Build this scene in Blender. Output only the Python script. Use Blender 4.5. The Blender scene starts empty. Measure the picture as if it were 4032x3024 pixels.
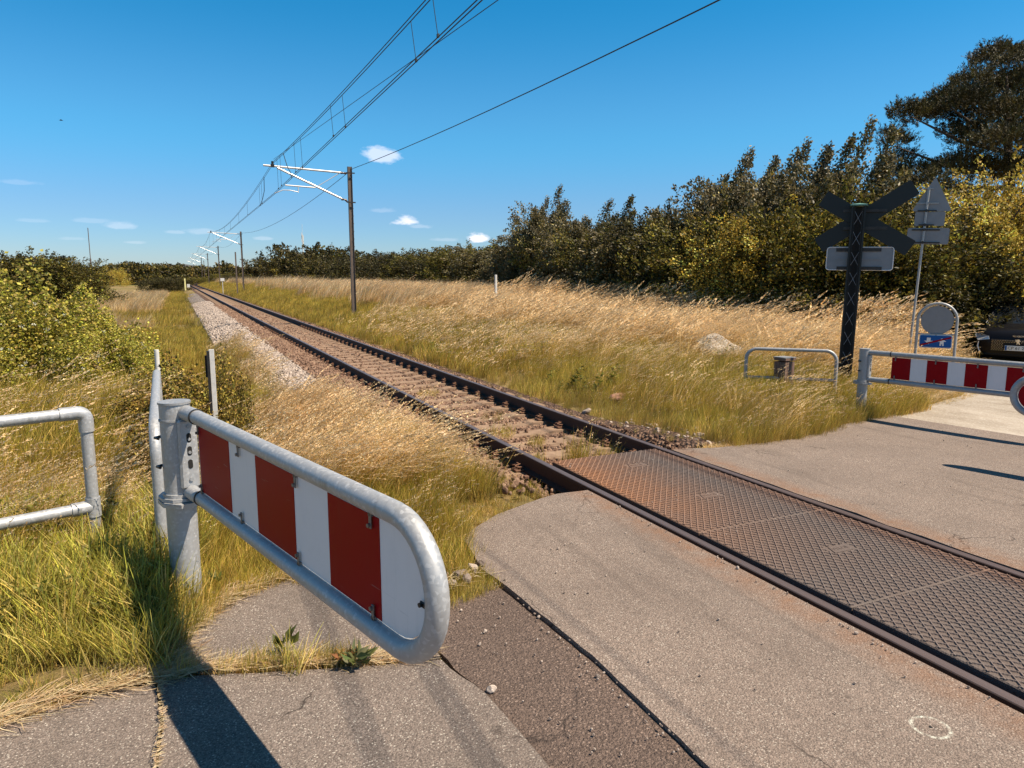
import bpy, bmesh, math, random
import numpy as np
from mathutils import Vector, Matrix, Euler
rnd = random.Random(7)
rng = np.random.default_rng(7)
R = math.radians
SC = bpy.context.scene
COL = SC.collection

# ---------------------------------------------------------------- camera, sky, sun, exposure
CAMH = 1.896; PITCH = 0.147479; YAW = 0.435959; FPX = 2807.0
cf = Vector((math.sin(YAW)*math.cos(PITCH), math.cos(YAW)*math.cos(PITCH), -math.sin(PITCH)))
cr = Vector((math.cos(YAW), -math.sin(YAW), 0)); cu = cr.cross(cf)
CO = Vector((0, 0, CAMH))
cam = bpy.data.cameras.new('camera'); camo = bpy.data.objects.new('camera', cam); COL.objects.link(camo)
cam.sensor_width = 36; cam.lens = 36*FPX/4032; cam.clip_start = .05; cam.clip_end = 9000
camo.matrix_world = Matrix(((cr.x, cu.x, -cf.x, 0), (cr.y, cu.y, -cf.y, 0), (cr.z, cu.z, -cf.z, CAMH), (0, 0, 0, 1)))
SC.camera = camo
def at(px, py, D):
    return CO + (cf + cr*((px-2016)/FPX) - cu*((py-1512)/FPX))*D
def atX(px, py, X):
    d = cf + cr*((px-2016)/FPX) - cu*((py-1512)/FPX); return CO + d*(X/d.x)
def atY(px, py, Y):
    d = cf + cr*((px-2016)/FPX) - cu*((py-1512)/FPX); return CO + d*(Y/d.y)

TOSUN = Vector((.49, -.43, 1)).normalized()
SUN_EL = math.asin(TOSUN.z); SUN_ROT = math.atan2(TOSUN.x, TOSUN.y)
W = bpy.data.worlds.new("World"); SC.world = W; W.use_nodes = True
wn, wl = W.node_tree.nodes, W.node_tree.links
wn.clear()
def N(tree, typ, **kw):
    n = tree.nodes.new(typ)
    for k, v in kw.items():
        if k in n.inputs.keys() if hasattr(n.inputs, 'keys') else False: n.inputs[k].default_value = v
        else: setattr(n, k, v)
    return n
wt = W.node_tree
sky = wt.nodes.new('ShaderNodeTexSky'); sky.sky_type = 'NISHITA'; sky.sun_disc = False
sky.sun_elevation = SUN_EL; sky.sun_rotation = SUN_ROT; sky.altitude = 0
sky.air_density = 1.0; sky.dust_density = 0.25; sky.ozone_density = 3.0
SKY_STR = .085
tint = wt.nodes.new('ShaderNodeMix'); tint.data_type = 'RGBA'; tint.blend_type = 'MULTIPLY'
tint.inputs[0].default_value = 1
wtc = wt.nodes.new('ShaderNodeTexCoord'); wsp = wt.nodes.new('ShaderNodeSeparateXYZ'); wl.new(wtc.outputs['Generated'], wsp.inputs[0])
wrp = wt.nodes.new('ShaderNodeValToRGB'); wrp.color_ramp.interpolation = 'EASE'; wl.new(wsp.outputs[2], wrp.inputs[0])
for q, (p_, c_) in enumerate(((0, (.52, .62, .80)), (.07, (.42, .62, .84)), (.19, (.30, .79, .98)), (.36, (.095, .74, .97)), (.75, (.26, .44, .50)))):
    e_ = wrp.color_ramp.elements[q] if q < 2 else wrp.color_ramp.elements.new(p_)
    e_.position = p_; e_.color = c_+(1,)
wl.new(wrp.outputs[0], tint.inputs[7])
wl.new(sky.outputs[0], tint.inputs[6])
# small fair-weather clouds low over the horizon, in the sky itself
geo = wt.nodes.new('ShaderNodeTexCoord')
def dirof(px, py):
    return (cf + cr*((px-2016)/FPX) - cu*((py-1512)/FPX)).normalized()
clouds = [(1510, 618, 92, 42, .5), (1590, 875, 62, 24, .75), (1880, 940, 44, 22, .85), (480, 895, 62, 16, .2), (345, 870, 55, 11, .1),
          (75, 720, 60, 10, .09), (1640, 893, 60, 12, .16), (1750, 945, 70, 10, .13), (1500, 830, 60, 14, .12), (790, 912, 70, 16, .15),
          (130, 870, 45, 8, .09), (290, 940, 50, 8, .09), (1040, 940, 40, 9, .16), (520, 955, 40, 8, .13), (700, 915, 40, 9, .14), (2330, 1040, 80, 14, .3),
          (-700, 800, 160, 50, .5), (5000, 840, 200, 60, .5), (-1500, 900, 200, 40, .5)]
noi = wt.nodes.new('ShaderNodeTexNoise'); noi.inputs['Scale'].default_value = 22; noi.inputs['Detail'].default_value = 7; noi.inputs['Roughness'].default_value = .62
mapn = wt.nodes.new('ShaderNodeMapping'); mapn.inputs['Scale'].default_value = (1, 1, 2.2)
wl.new(geo.outputs['Generated'], mapn.inputs[0]); wl.new(mapn.outputs[0], noi.inputs['Vector'])
def wm(op, a, b=None, c=None, clamp=False):
    m = wt.nodes.new('ShaderNodeMath'); m.operation = op; m.use_clamp = clamp
    for i, v in enumerate((a, b, c)):
        if v is None: continue
        if isinstance(v, (int, float)): m.inputs[i].default_value = v
        else: wl.new(v, m.inputs[i])
    return m.outputs[0]
tot = None
for px, py, rx, ry, op in clouds:
    d = dirof(px, py); hx = d.cross(Vector((0, 0, 1))).normalized(); hz = hx.cross(d)
    def dot(v):
        n = wt.nodes.new('ShaderNodeVectorMath'); n.operation = 'DOT_PRODUCT'; wl.new(geo.outputs['Generated'], n.inputs[0]); n.inputs[1].default_value = v; return n.outputs['Value']
    a = wm('MULTIPLY', dot(hx), FPX/rx); b = wm('MULTIPLY', dot(hz), FPX/ry)
    b2 = wm('MULTIPLY', b, b)
    bneg = wm('MULTIPLY', wm('LESS_THAN', b, 0), b2)
    q = wm('ADD', wm('ADD', wm('MULTIPLY', a, a), b2), wm('MULTIPLY', bneg, 1.2))
    front = wm('GREATER_THAN', dot(d), .5)
    e = wm('MULTIPLY', wm('POWER', 2.7183, wm('MULTIPLY', q, -1.0)), front)
    # noise eats the edge
    m = wm('MULTIPLY', wm('SUBTRACT', wm('ADD', e, wm('MULTIPLY', wm('SUBTRACT', noi.outputs['Fac'], .5), 2.2)), .42), 2.6, clamp=True)
    m = wm('MULTIPLY', wm('MULTIPLY', m, wm('MINIMUM', wm('MULTIPLY', e, 3), 1)), op)
    tot = m if tot is None else wm('MAXIMUM', tot, m)
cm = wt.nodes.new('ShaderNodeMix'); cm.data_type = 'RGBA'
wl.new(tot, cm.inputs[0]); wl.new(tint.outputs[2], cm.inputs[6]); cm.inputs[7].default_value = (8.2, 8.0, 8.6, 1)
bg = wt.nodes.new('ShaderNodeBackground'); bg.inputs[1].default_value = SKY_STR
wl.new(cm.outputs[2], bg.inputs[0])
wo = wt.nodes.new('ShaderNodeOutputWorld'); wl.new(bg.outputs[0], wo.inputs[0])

sl = bpy.data.lights.new('sun', 'SUN'); sl.energy = 4.6; sl.angle = R(.53); sl.color = (1, .87, .70)
so = bpy.data.objects.new('sun', sl); COL.objects.link(so); so.rotation_euler = TOSUN.to_track_quat('Z', 'Y').to_euler()
SC.view_settings.view_transform = 'Standard'; SC.view_settings.look = 'None'; SC.view_settings.gamma = 1
SC.view_settings.exposure = .85
SC.render.engine = 'CYCLES'
SC.cycles.max_bounces = 5; SC.cycles.diffuse_bounces = 2; SC.cycles.glossy_bounces = 2; SC.cycles.transmission_bounces = 2; SC.cycles.caustics_reflective = False; SC.cycles.caustics_refractive = False

# ---------------------------------------------------------------- helpers
class MB:
    def __init__(s): s.v = []; s.f = []; s.sm = []; s.mi = []
    def add(s, vs, fs, smooth=False, mi=0):
        o = len(s.v); s.v += [tuple(v) for v in vs]
        for f in fs: s.f.append(tuple(i+o for i in f)); s.sm.append(smooth); s.mi.append(mi)
    def box(s, c, size, rot=None, mi=0, bevel=0):
        x, y, z = [k/2 for k in size]; M = rot if rot is not None else Matrix.Identity(3); c = Vector(c)
        if bevel > 0:
            b = bevel; pts = []
            bm = bmesh.new(); bmesh.ops.create_cube(bm, size=1)
            for v in bm.verts: v.co = Vector((v.co.x*size[0], v.co.y*size[1], v.co.z*size[2]))
            bmesh.ops.bevel(bm, geom=bm.edges[:], offset=b, segments=1, affect='EDGES')
            bm.verts.index_update()
            s.add([M @ v.co + c for v in bm.verts], [[v.index for v in f.verts] for f in bm.faces], mi=mi); bm.free(); return
        vs = [M @ Vector((a*x, b*y, d*z)) + c for a in (-1, 1) for b in (-1, 1) for d in (-1, 1)]
        s.add(vs, [(0, 1, 3, 2), (4, 6, 7, 5), (0, 4, 5, 1), (2, 3, 7, 6), (0, 2, 6, 4), (1, 5, 7, 3)], mi=mi)
    def tube(s, pts, r, n=16, cap=True, mi=0, closed=False):
        pts = [Vector(p) for p in pts]; m = len(pts); rr = r if isinstance(r, (list, tuple)) else [r]*m
        T = []
        for i in range(m):
            a = pts[i-1] if (i > 0 or closed) else pts[i]; b = pts[(i+1) % m] if (i < m-1 or closed) else pts[i]
            T.append((b-a).normalized())
        up = Vector((0, 0, 1)) if abs(T[0].z) < .95 else Vector((1, 0, 0))
        nx = T[0].cross(up).normalized(); vs = []
        for i in range(m):
            nx = (nx - T[i]*nx.dot(T[i])).normalized(); ny = T[i].cross(nx)
            for k in range(n):
                a = 2*math.pi*k/n; vs.append(pts[i] + (nx*math.cos(a)+ny*math.sin(a))*rr[i])
        fs = []
        for i in range(m if closed else m-1):
            j = (i+1) % m
            for k in range(n): fs.append((i*n+k, i*n+(k+1) % n, j*n+(k+1) % n, j*n+k))
        s.add(vs, fs, True, mi)
        if cap and not closed:
            o = len(s.v); s.v += [tuple(v) for v in vs[:n]] + [tuple(v) for v in vs[-n:]]
            s.f.append(tuple(o+n-1-k for k in range(n))); s.sm.append(False); s.mi.append(mi)
            s.f.append(tuple(o+n+k for k in range(n))); s.sm.append(False); s.mi.append(mi)
    def prism(s, poly, n, h, mi=0):
        """poly: 3-D points of one face, extruded by vector n*h"""
        P = [Vector(p) for p in poly]; e = Vector(n)*h; m = len(P)
        s.add(P + [p+e for p in P], [tuple(range(m-1, -1, -1)), tuple(range(m, 2*m))] + [(i, (i+1) % m, m+(i+1) % m, m+i) for i in range(m)], mi=mi)
    def build(s, name, mats, parent=None, loc=None):
        me = bpy.data.meshes.new(name); me.from_pydata(s.v, [], s.f)
        me.polygons.foreach_set('use_smooth', s.sm); me.polygons.foreach_set('material_index', s.mi)
        bm = bmesh.new(); bm.from_mesh(me); bmesh.ops.recalc_face_normals(bm, faces=bm.faces[:]); bm.to_mesh(me); bm.free()
        for m in (mats if isinstance(mats, (list, tuple)) else [mats]): me.materials.append(m)
        o = bpy.data.objects.new(name, me); COL.objects.link(o)
        if parent is not None: o.parent = parent
        if loc is not None: o.location = loc
        return o
def tag(o, label=None, cat=None, group=None, kind=None):
    if label: o['label'] = label
    if cat: o['category'] = cat
    if group: o['group'] = group
    if kind: o['kind'] = kind
    return o
def empty(name, loc=(0, 0, 0), rz=0, label=None, cat=None, group=None):
    o = bpy.data.objects.new(name, None); COL.objects.link(o); o.location = loc; o.rotation_euler = (0, 0, rz); o.empty_display_size = .2
    return tag(o, label, cat, group)
def kids(o): return [c for c in bpy.data.objects if c.parent == o]
def copy_tree(o, parent=None, memo=None):
    c = o.copy(); COL.objects.link(c)
    if parent is not None: c.parent = parent
    for ch in kids(o): copy_tree(ch, c)
    return c
def npmesh(name, V, F, col=None, mat=None, smooth=False):
    me = bpy.data.meshes.new(name); V = np.asarray(V, np.float32); F = np.asarray(F, np.int32)
    me.vertices.add(len(V)); me.vertices.foreach_set('co', V.ravel())
    k = F.shape[1]; me.loops.add(F.size); me.loops.foreach_set('vertex_index', F.ravel())
    me.polygons.add(len(F)); me.polygons.foreach_set('loop_start', np.arange(0, F.size, k, dtype=np.int32)); me.polygons.foreach_set('loop_total', np.full(len(F), k, np.int32))
    if smooth: me.polygons.foreach_set('use_smooth', np.ones(len(F), bool))
    if col is not None:
        a = me.attributes.new('col', 'FLOAT_COLOR', 'POINT'); c4 = np.ones((len(V), 4), np.float32); c4[:, :3] = col; a.data.foreach_set('color', c4.ravel())
    me.update(); me.validate()
    if mat: me.materials.append(mat)
    return me
def link(name, me, parent=None, col=COL):
    o = bpy.data.objects.new(name, me); col.objects.link(o)
    if parent is not None: o.parent = parent
    return o
def sm(a, b, x):
    t = np.clip((np.asarray(x, float)-a)/(b-a), 0, 1); return t*t*(3-2*t)
def vnoise(x, y, s=1., seed=0):
    x = np.asarray(x, float)/s; y = np.asarray(y, float)/s
    def h(i, j):
        v = np.sin(i*127.1+j*311.7+seed*74.7)*43758.5453; return v-np.floor(v)
    i, j = np.floor(x), np.floor(y); fx, fy = x-i, y-j; fx = fx*fx*(3-2*fx); fy = fy*fy*(3-2*fy)
    return (h(i, j)*(1-fx)+h(i+1, j)*fx)*(1-fy)+(h(i, j+1)*(1-fx)+h(i+1, j+1)*fx)*fy
def fbm(x, y, s=1., seed=0):
    return vnoise(x, y, s, seed)*.55+vnoise(x, y, s*.47, seed+3)*.3+vnoise(x, y, s*.21, seed+5)*.15

# ---------------------------------------------------------------- materials
class NT:
    def __init__(s, name):
        s.m = bpy.data.materials.new(name); s.m.use_nodes = True; s.t = s.m.node_tree; s.t.nodes.clear()
        s.out = s.t.nodes.new('ShaderNodeOutputMaterial'); s.tc = s.t.nodes.new('ShaderNodeTexCoord')
    def lk(s, v, sock):
        if isinstance(v, (int, float)): sock.default_value = v
        elif isinstance(v, (tuple, list)): sock.default_value = tuple(v) if len(v) == len(sock.default_value) else tuple(v)+(1,)
        elif v is not None: s.t.links.new(v, sock)
    def mth(s, op, a, b=None, c=None, clamp=False):
        n = s.t.nodes.new('ShaderNodeMath'); n.operation = op; n.use_clamp = clamp
        for i, v in enumerate((a, b, c)):
            if v is not None: s.lk(v, n.inputs[i])
        return n.outputs[0]
    def mix(s, f, a, b, bt='MIX'):
        n = s.t.nodes.new('ShaderNodeMix'); n.data_type = 'RGBA'; n.blend_type = bt
        s.lk(f, n.inputs[0]); s.lk(a, n.inputs[6]); s.lk(b, n.inputs[7]); return n.outputs[2]
    def noise(s, scale, detail=4, rough=.6, vec=None, stretch=None, dist=0):
        n = s.t.nodes.new('ShaderNodeTexNoise'); n.inputs['Scale'].default_value = scale; n.inputs['Detail'].default_value = detail
        n.inputs['Roughness'].default_value = rough; n.inputs['Distortion'].default_value = dist
        v = vec or s.tc.outputs['Object']
        if stretch:
            m = s.t.nodes.new('ShaderNodeMapping'); m.inputs['Scale'].default_value = stretch; s.t.links.new(v, m.inputs[0]); v = m.outputs[0]
        s.t.links.new(v, n.inputs['Vector']); return n.outputs['Fac']
    def vor(s, scale, feat='F1', out='Distance', vec=None, rand=1):
        n = s.t.nodes.new('ShaderNodeTexVoronoi'); n.feature = feat; n.inputs['Scale'].default_value = scale; n.inputs['Randomness'].default_value = rand
        s.t.links.new(vec or s.tc.outputs['Object'], n.inputs['Vector']); return n.outputs[out]
    def ramp(s, f, stops, interp='LINEAR'):
        n = s.t.nodes.new('ShaderNodeValToRGB'); n.color_ramp.interpolation = interp; el = n.color_ramp.elements
        while len(el) < len(stops): el.new(.5)
        for e, (p, c) in zip(el, stops): e.position = p; e.color = (c, c, c, 1) if isinstance(c, (int, float)) else tuple(c)+(1,)
        s.lk(f, n.inputs[0]); return n.outputs[0]
    def xyz(s, v=None):
        n = s.t.nodes.new('ShaderNodeSeparateXYZ'); s.t.links.new(v or s.tc.outputs['Object'], n.inputs[0]); return n.outputs
    def sep(s, c):
        n = s.t.nodes.new('ShaderNodeSeparateColor'); s.t.links.new(c, n.inputs[0]); return n.outputs
    def bump(s, h, strength=.5, dist=.01):
        n = s.t.nodes.new('ShaderNodeBump'); n.inputs['Strength'].default_value = strength; n.inputs['Distance'].default_value = dist; s.lk(h, n.inputs['Height']); return n.outputs[0]
    def attr(s, name, out='Color'):
        n = s.t.nodes.new('ShaderNodeAttribute'); n.attribute_name = name; return n.outputs[out]
    def pbr(s, col, rough=.6, metal=0, normal=None, spec=.5, coat=0, transl=None, emit=None):
        p = s.t.nodes.new('ShaderNodeBsdfPrincipled'); s.lk(col, p.inputs['Base Color']); s.lk(rough, p.inputs['Roughness']); s.lk(metal, p.inputs['Metallic'])
        p.inputs['Specular IOR Level'].default_value = spec; p.inputs['Coat Weight'].default_value = coat
        if normal is not None: s.t.links.new(normal, p.inputs['Normal'])
        sh = p.outputs[0]
        if transl:
            t = s.t.nodes.new('ShaderNodeBsdfTranslucent'); s.lk(col, t.inputs[0]); m = s.t.nodes.new('ShaderNodeMixShader'); m.inputs[0].default_value = transl
            s.t.links.new(sh, m.inputs[1]); s.t.links.new(t.outputs[0], m.inputs[2]); sh = m.outputs[0]
        s.t.links.new(sh, s.out.inputs[0]); return s.m
def plain(name, col, rough=.6, metal=0, spec=.5, coat=0, var=.15, scale=20, bump=0):
    n = NT(name); f = n.noise(scale, 5)
    c = n.mix(n.ramp(f, [(.3, 0), (.7, 1)]), tuple(k*(1-var) for k in col), tuple(min(1, k*(1+var)) for k in col))
    return n.pbr(c, rough, metal, n.bump(f, bump, .005) if bump else None, spec, coat)

M = {}
def mk_galv(name='galvanised_steel', lo=.34, hi=.52, stain=True):
    n = NT(name)
    cell = n.sep(n.vor(75, out='Color'))[0]; big = n.noise(5, 5); fine = n.noise(90, 3)
    v = n.ramp(cell, [(0, lo+.03), (.8, lo+(hi-lo)*.5), (1, hi*1.04)])
    c = n.mix(n.ramp(big, [(.35, 0), (.75, .55)]), v, (.37, .385, .40))
    c = n.mix(n.ramp(fine, [(.6, 0), (.75, .35)]), c, (.30, .29, .27))
    if stain:
        g = n.noise(14, 6, .7, stretch=(1, 1, .15)); c = n.mix(n.ramp(g, [(.58, 0), (.72, .5)]), c, (.2, .18, .15))
    return n.pbr(c, n.ramp(cell, [(0, .42), (1, .6)]), .35, n.bump(fine, .12, .002), .5)
M['galv'] = mk_galv()
M['galvdull'] = mk_galv('weathered_galvanised_steel', .27, .4)
def mk_asphalt(name, base, light, speck, brown=0, scale=1., tracks=None, rusty=False, ring=False, coarse=.6):
    n = NT(name)
    c1 = n.vor(190*scale, out='Color'); cs = n.sep(c1); d1 = n.vor(190*scale)
    c2 = n.sep(n.vor(95*scale, out='Color')); d2 = n.vor(95*scale)
    big = n.noise(1.3, 5, .6); mid = n.noise(9, 6, .65)
    col = n.mix(n.ramp(cs[0], [(.1, 0), (.95, 1)]), tuple(k*.55 for k in base), tuple(k*1.5 for k in base))
    spk = n.mth('MULTIPLY', n.ramp(c2[1], [(.80, 0), (.86, 1)]), n.ramp(d2, [(.28, 1), (.42, 0)]))
    col = n.mix(n.mth('MULTIPLY', spk, speck), col, light)
    spk2 = n.mth('MULTIPLY', n.ramp(cs[1], [(.84, 0), (.9, 1)]), n.ramp(d1, [(.3, 1), (.45, 0)]))
    col = n.mix(n.mth('MULTIPLY', spk2, speck), col, tuple(k*.8 for k in light))
    col = n.mix(n.ramp(big, [(.35, 0), (.7, .45)]), col, tuple(k*.62 for k in base))
    col = n.mix(n.ramp(mid, [(.5, 0), (.8, .3)]), col, tuple(k*1.35 for k in base))
    X = n.xyz(); wv = n.t.nodes.new('ShaderNodeVectorMath'); wv.operation = 'ADD'
    wn_ = n.t.nodes.new('ShaderNodeTexNoise'); wn_.inputs['Scale'].default_value = 7; n.t.links.new(n.tc.outputs['Object'], wn_.inputs['Vector'])
    ws_ = n.t.nodes.new('ShaderNodeVectorMath'); ws_.operation = 'SCALE'; ws_.inputs['Scale'].default_value = .12; n.t.links.new(wn_.outputs['Color'], ws_.inputs[0])
    n.t.links.new(n.tc.outputs['Object'], wv.inputs[0]); n.t.links.new(ws_.outputs[0], wv.inputs[1])
    ck = n.vor(1.1, feat='DISTANCE_TO_EDGE', vec=wv.outputs[0]); ck = n.mth('MULTIPLY', n.ramp(ck, [(.0, 1), (.006, 0)]), n.ramp(n.noise(.9, 3), [(.54, 0), (.60, 1)]))
    col = n.mix(n.mth('MULTIPLY', ck, .85), col, (.025, .018, .014))
    bl = n.noise(2.7, 6, .75, dist=1.2); col = n.mix(n.ramp(bl, [(.60, 0), (.68, .42)]), col, tuple(k*.52 for k in base)); col = n.mix(n.ramp(n.noise(5, 6, .7), [(.62, 0), (.74, .3)]), col, tuple(min(1, k*1.6) for k in base))
    if tracks:
        st = n.noise(1.1, 5, .6, stretch=(3.2, .35, 1), dist=.5)
        col = n.mix(n.ramp(st, [(.56, 0), (.66, .38)]), col, tuple(k*.5 for k in base))
    if rusty:
        for xr in (3.20, 4.98):
            dd = n.mth('ABSOLUTE', n.mth('SUBTRACT', X[0], xr)); e = n.mth('SUBTRACT', 1, n.mth('MULTIPLY', dd, 4.5), clamp=True)
            e = n.mth('MULTIPLY', n.mth('MULTIPLY', e, n.ramp(n.noise(6, 6, .7), [(.3, 0), (.7, 1)])), .8)
            col = n.mix(e, col, (.22, .105, .05))
    if ring:
        dx = n.mth('SUBTRACT', X[0], 2.81); dy = n.mth('SUBTRACT', X[1], 1.785); rr = n.mth('SQRT', n.mth('ADD', n.mth('MULTIPLY', dx, dx), n.mth('MULTIPLY', dy, dy)))
        band = n.mth('SUBTRACT', 1, n.mth('MULTIPLY', n.mth('ABSOLUTE', n.mth('SUBTRACT', rr, .074)), 85), clamp=True)
        band = n.mth('MULTIPLY', band, n.ramp(n.noise(55, 5, .8), [(.40, 0), (.62, .85)]))
        dot = n.mth('LESS_THAN', rr, .008)
        col = n.mix(n.mth('MULTIPLY', band, 1.3, clamp=True), col, (.62, .62, .52)); col = n.mix(dot, col, (.01, .01, .01))
    h = n.mth('ADD', n.mth('MULTIPLY', d1, -.6), n.mth('MULTIPLY', d2, -1)); h = n.mth('ADD', h, n.mth('MULTIPLY', mid, .8))
    return n.pbr(col, .85, 0, n.bump(h, coarse, .008), .3)
M['asphalt'] = mk_asphalt('worn_grey_asphalt', (.208, .160, .130), (.56, .50, .42), .75, tracks=True, rusty=True, ring=True)
M['asphalt_left'] = mk_asphalt('old_grey_asphalt', (.18, .143, .119), (.58, .52, .44), .85, tracks=True)
M['patch'] = mk_asphalt('coarse_brown_asphalt', (.125, .088, .069), (.46, .34, .27), .6, scale=.8, coarse=1.)
def mk_sandroad():
    n = NT('sandy_worn_road'); a = n.noise(30, 6, .7); b = n.noise(1.6, 5, .6, stretch=(1, .5, 1)); c = n.sep(n.vor(60, out='Color'))[0]
    col = n.mix(n.ramp(b, [(.35, 0), (.65, 1)]), (.26, .215, .165), (.42, .365, .30)); col = n.mix(n.ramp(a, [(.45, 0), (.75, .5)]), col, (.19, .15, .11))
    col = n.mix(n.ramp(c, [(.8, 0), (.9, .5)]), col, (.5, .46, .4))
    return n.pbr(col, .9, 0, n.bump(a, .6, .01), .2)
M['sand'] = mk_sandroad()
def mk_ground():
    n = NT('dry_grassy_soil'); a = n.noise(.35, 4, .55); b = n.noise(4, 8, .75); c = n.noise(40, 5, .7, stretch=(1, 1, 1)); w = n.noise(.02, 4)
    col = n.mix(n.ramp(a, [(.38, 0), (.62, 1)]), (.17, .125, .045), (.30, .205, .095))
    col = n.mix(n.ramp(b, [(.4, 0), (.68, .8)]), col, (.105, .095, .028)); col = n.mix(n.ramp(c, [(.45, 0), (.8, .7)]), col, (.36, .26, .14))
    col = n.mix(n.ramp(w, [(.5, 0), (.6, .6)]), col, (.10, .11, .03))
    return n.pbr(col, .95, 0, n.bump(n.mth('ADD', b, n.mth('MULTIPLY', c, .5)), .9, .06), .1)
M['ground'] = mk_ground()
def mk_ballastbed():
    n = NT('ballast_bed_stone'); c = n.vor(22, out='Color'); s_ = n.sep(c); d = n.vor(22)
    col = n.mix(n.ramp(s_[0], [(0, 0), (1, 1)]), (.09, .052, .035), (.28, .18, .125))
    col = n.mix(n.ramp(d, [(.3, 0), (.62, .8)]), col, (.04, .022, .015))
    return n.pbr(col, .9, 0, n.bump(n.mth('MULTIPLY', d, -1), 1, .05), .2)
M['bbed'] = mk_ballastbed()
def mk_stone(name, c1, c2):
    n = NT(name); o = n.t.nodes.new('ShaderNodeObjectInfo'); a = n.noise(30, 5, .7)
    c = n.mix(o.outputs['Random'], c1, c2); c = n.mix(n.ramp(a, [(.4, 0), (.7, .5)]), c, tuple(k*.55 for k in c1))
    return n.pbr(c, .9, 0, n.bump(a, .5, .01), .2)
M['stone_rust'] = mk_stone('rust_stained_ballast', (.10, .052, .034), (.36, .23, .155))
M['stone_pale'] = mk_stone('pale_ballast', (.22, .17, .14), (.56, .46, .38))
def mk_rail():
    n = NT('rusted_rail_steel'); X = n.xyz(); a = n.noise(60, 5, .7); st = n.noise(25, 4, .6, stretch=(1, .02, 1))
    rust = n.mix(a, (.030, .015, .010), (.085, .042, .026)); top = n.mix(st, (.17, .11, .085), (.36, .25, .20))
    f = n.mth('GREATER_THAN', X[2], -.004)
    col = n.mix(f, rust, top); ro = n.mth('SUBTRACT', .8, n.mth('MULTIPLY', f, .38)); me = n.mth('MULTIPLY', f, .75)
    return n.pbr(col, ro, me, n.bump(a, .3, .003), .4)
M['rail'] = mk_rail()
def mk_sleeper():
    n = NT('rust_dusted_concrete'); a = n.noise(8, 6, .7); b = n.noise(60, 4); X = n.xyz()
    col = n.mix(n.ramp(a, [(.35, 0), (.7, 1)]), (.20, .13, .085), (.33, .225, .15)); col = n.mix(n.ramp(b, [(.5, 0), (.8, .4)]), col, (.2, .12, .08))
    return n.pbr(col, .9, 0, n.bump(b, .5, .004), .2)
M['sleeper'] = mk_sleeper()
M['clip'] = plain('rusty_clip_iron', (.17, .085, .05), .8, .2, var=.35, scale=50)
def mk_panel(name='crossing_panel_rubber', k=1.):
    n = NT(name); X = n.xyz(n.t.nodes.new('ShaderNodeNewGeometry').outputs['Position'])
    a = n.noise(3, 6, .65, vec=n.t.nodes.new('ShaderNodeNewGeometry').outputs['Position']); b = n.noise(70, 4, vec=n.t.nodes.new('ShaderNodeNewGeometry').outputs['Position'])
    col = n.mix(n.ramp(b, [(.3, 0), (.75, 1)]), (.092*k, .068*k, .057*k), (.150*k, .115*k, .098*k)); col = n.mix(n.ramp(a, [(.4, 0), (.7, .55)]), col, (.115, .10, .092))
    # rust wash at the open end and along the near rail
    e1 = n.mth('SUBTRACT', 1, n.mth('MULTIPLY', n.mth('ABSOLUTE', n.mth('SUBTRACT', X[0], 3.45)), 1.0), clamp=True)
    e2 = n.mth('MULTIPLY', n.mth('SUBTRACT', X[1], 3.1), .5, clamp=True)
    e = n.mth('MULTIPLY', n.mth('MULTIPLY', e1, e2), n.ramp(a, [(.2, .3), (.6, 1)])); col = n.mix(n.mth('MULTIPLY', e, .85, clamp=True), col, (.25*k, .115*k, .052*k))
    e3 = n.mth('SUBTRACT', 1, n.mth('MULTIPLY', n.mth('ABSOLUTE', n.mth('SUBTRACT', X[0], 4.72)), 5), clamp=True)
    col = n.mix(n.mth('MULTIPLY', e3, .5), col, (.2, .09, .045))
    h = n.vor(95, vec=n.t.nodes.new('ShaderNodeNewGeometry').outputs['Position'])
    return n.pbr(col, .75, 0, n.bump(h, .6, .004), .35)
M['panel'] = mk_panel(); M['panelrib'] = mk_panel('worn_raised_tread', 1.45)
def mk_paint(name, col, coat=.06, dirt=.25):
    n = NT(name); a = n.noise(7, 6, .7); b = n.noise(160, 2)
    c = n.mix(n.ramp(a, [(.5, 0), (.8, dirt)]), col, tuple(k*.72+.03 for k in col)); c = n.mix(n.ramp(b, [(.7, 0), (.75, .25)]), c, tuple(k*.8 for k in col))
    st = n.noise(30, 5, .7, stretch=(1, 1, .06)); c = n.mix(n.ramp(st, [(.55, 0), (.75, .28)]), c, tuple(k*.62+.02 for k in col)); sc = n.noise(18, 2, .5, stretch=(.25, 1, 5), dist=1.5); c = n.mix(n.ramp(sc, [(.735, 0), (.745, .3)]), c, (.4, .38, .36))
    mm = n.pbr(c, .38, 0, None, .3, 0)
    for q in mm.node_tree.nodes:
        if q.bl_idname == 'ShaderNodeBsdfPrincipled': q.inputs['IOR'].default_value = 1.18
    return mm
M['white'] = mk_paint('white_reflective_sheet', (.80, .76, .74))
M['red'] = mk_paint('red_reflective_sheet', (.29, .006, .009))
M['blue'] = mk_paint('blue_sign_face', (.02, .10, .32))
M['signback'] = plain('grey_sign_back', (.23, .235, .25), .5, .3, var=.08, scale=6)
M['darkgreen'] = plain('dark_green_paint', (.005, .007, .006), .5, 0, var=.2, scale=10)
M['capgreen'] = plain('verdigris_green_paint', (.12, .25, .2), .5)
M['alu'] = plain('aluminium_tube', (.72, .71, .69), .35, .45, var=.06)
M['mast'] = plain('grey_brown_mast_paint', (.135, .10, .078), .6, .2, var=.15, scale=5)
M['wire'] = plain('oxidised_copper_wire', (.035, .045, .05), .6, .3, var=.1)
M['insul'] = plain('brown_porcelain', (.06, .03, .02), .3)
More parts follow.
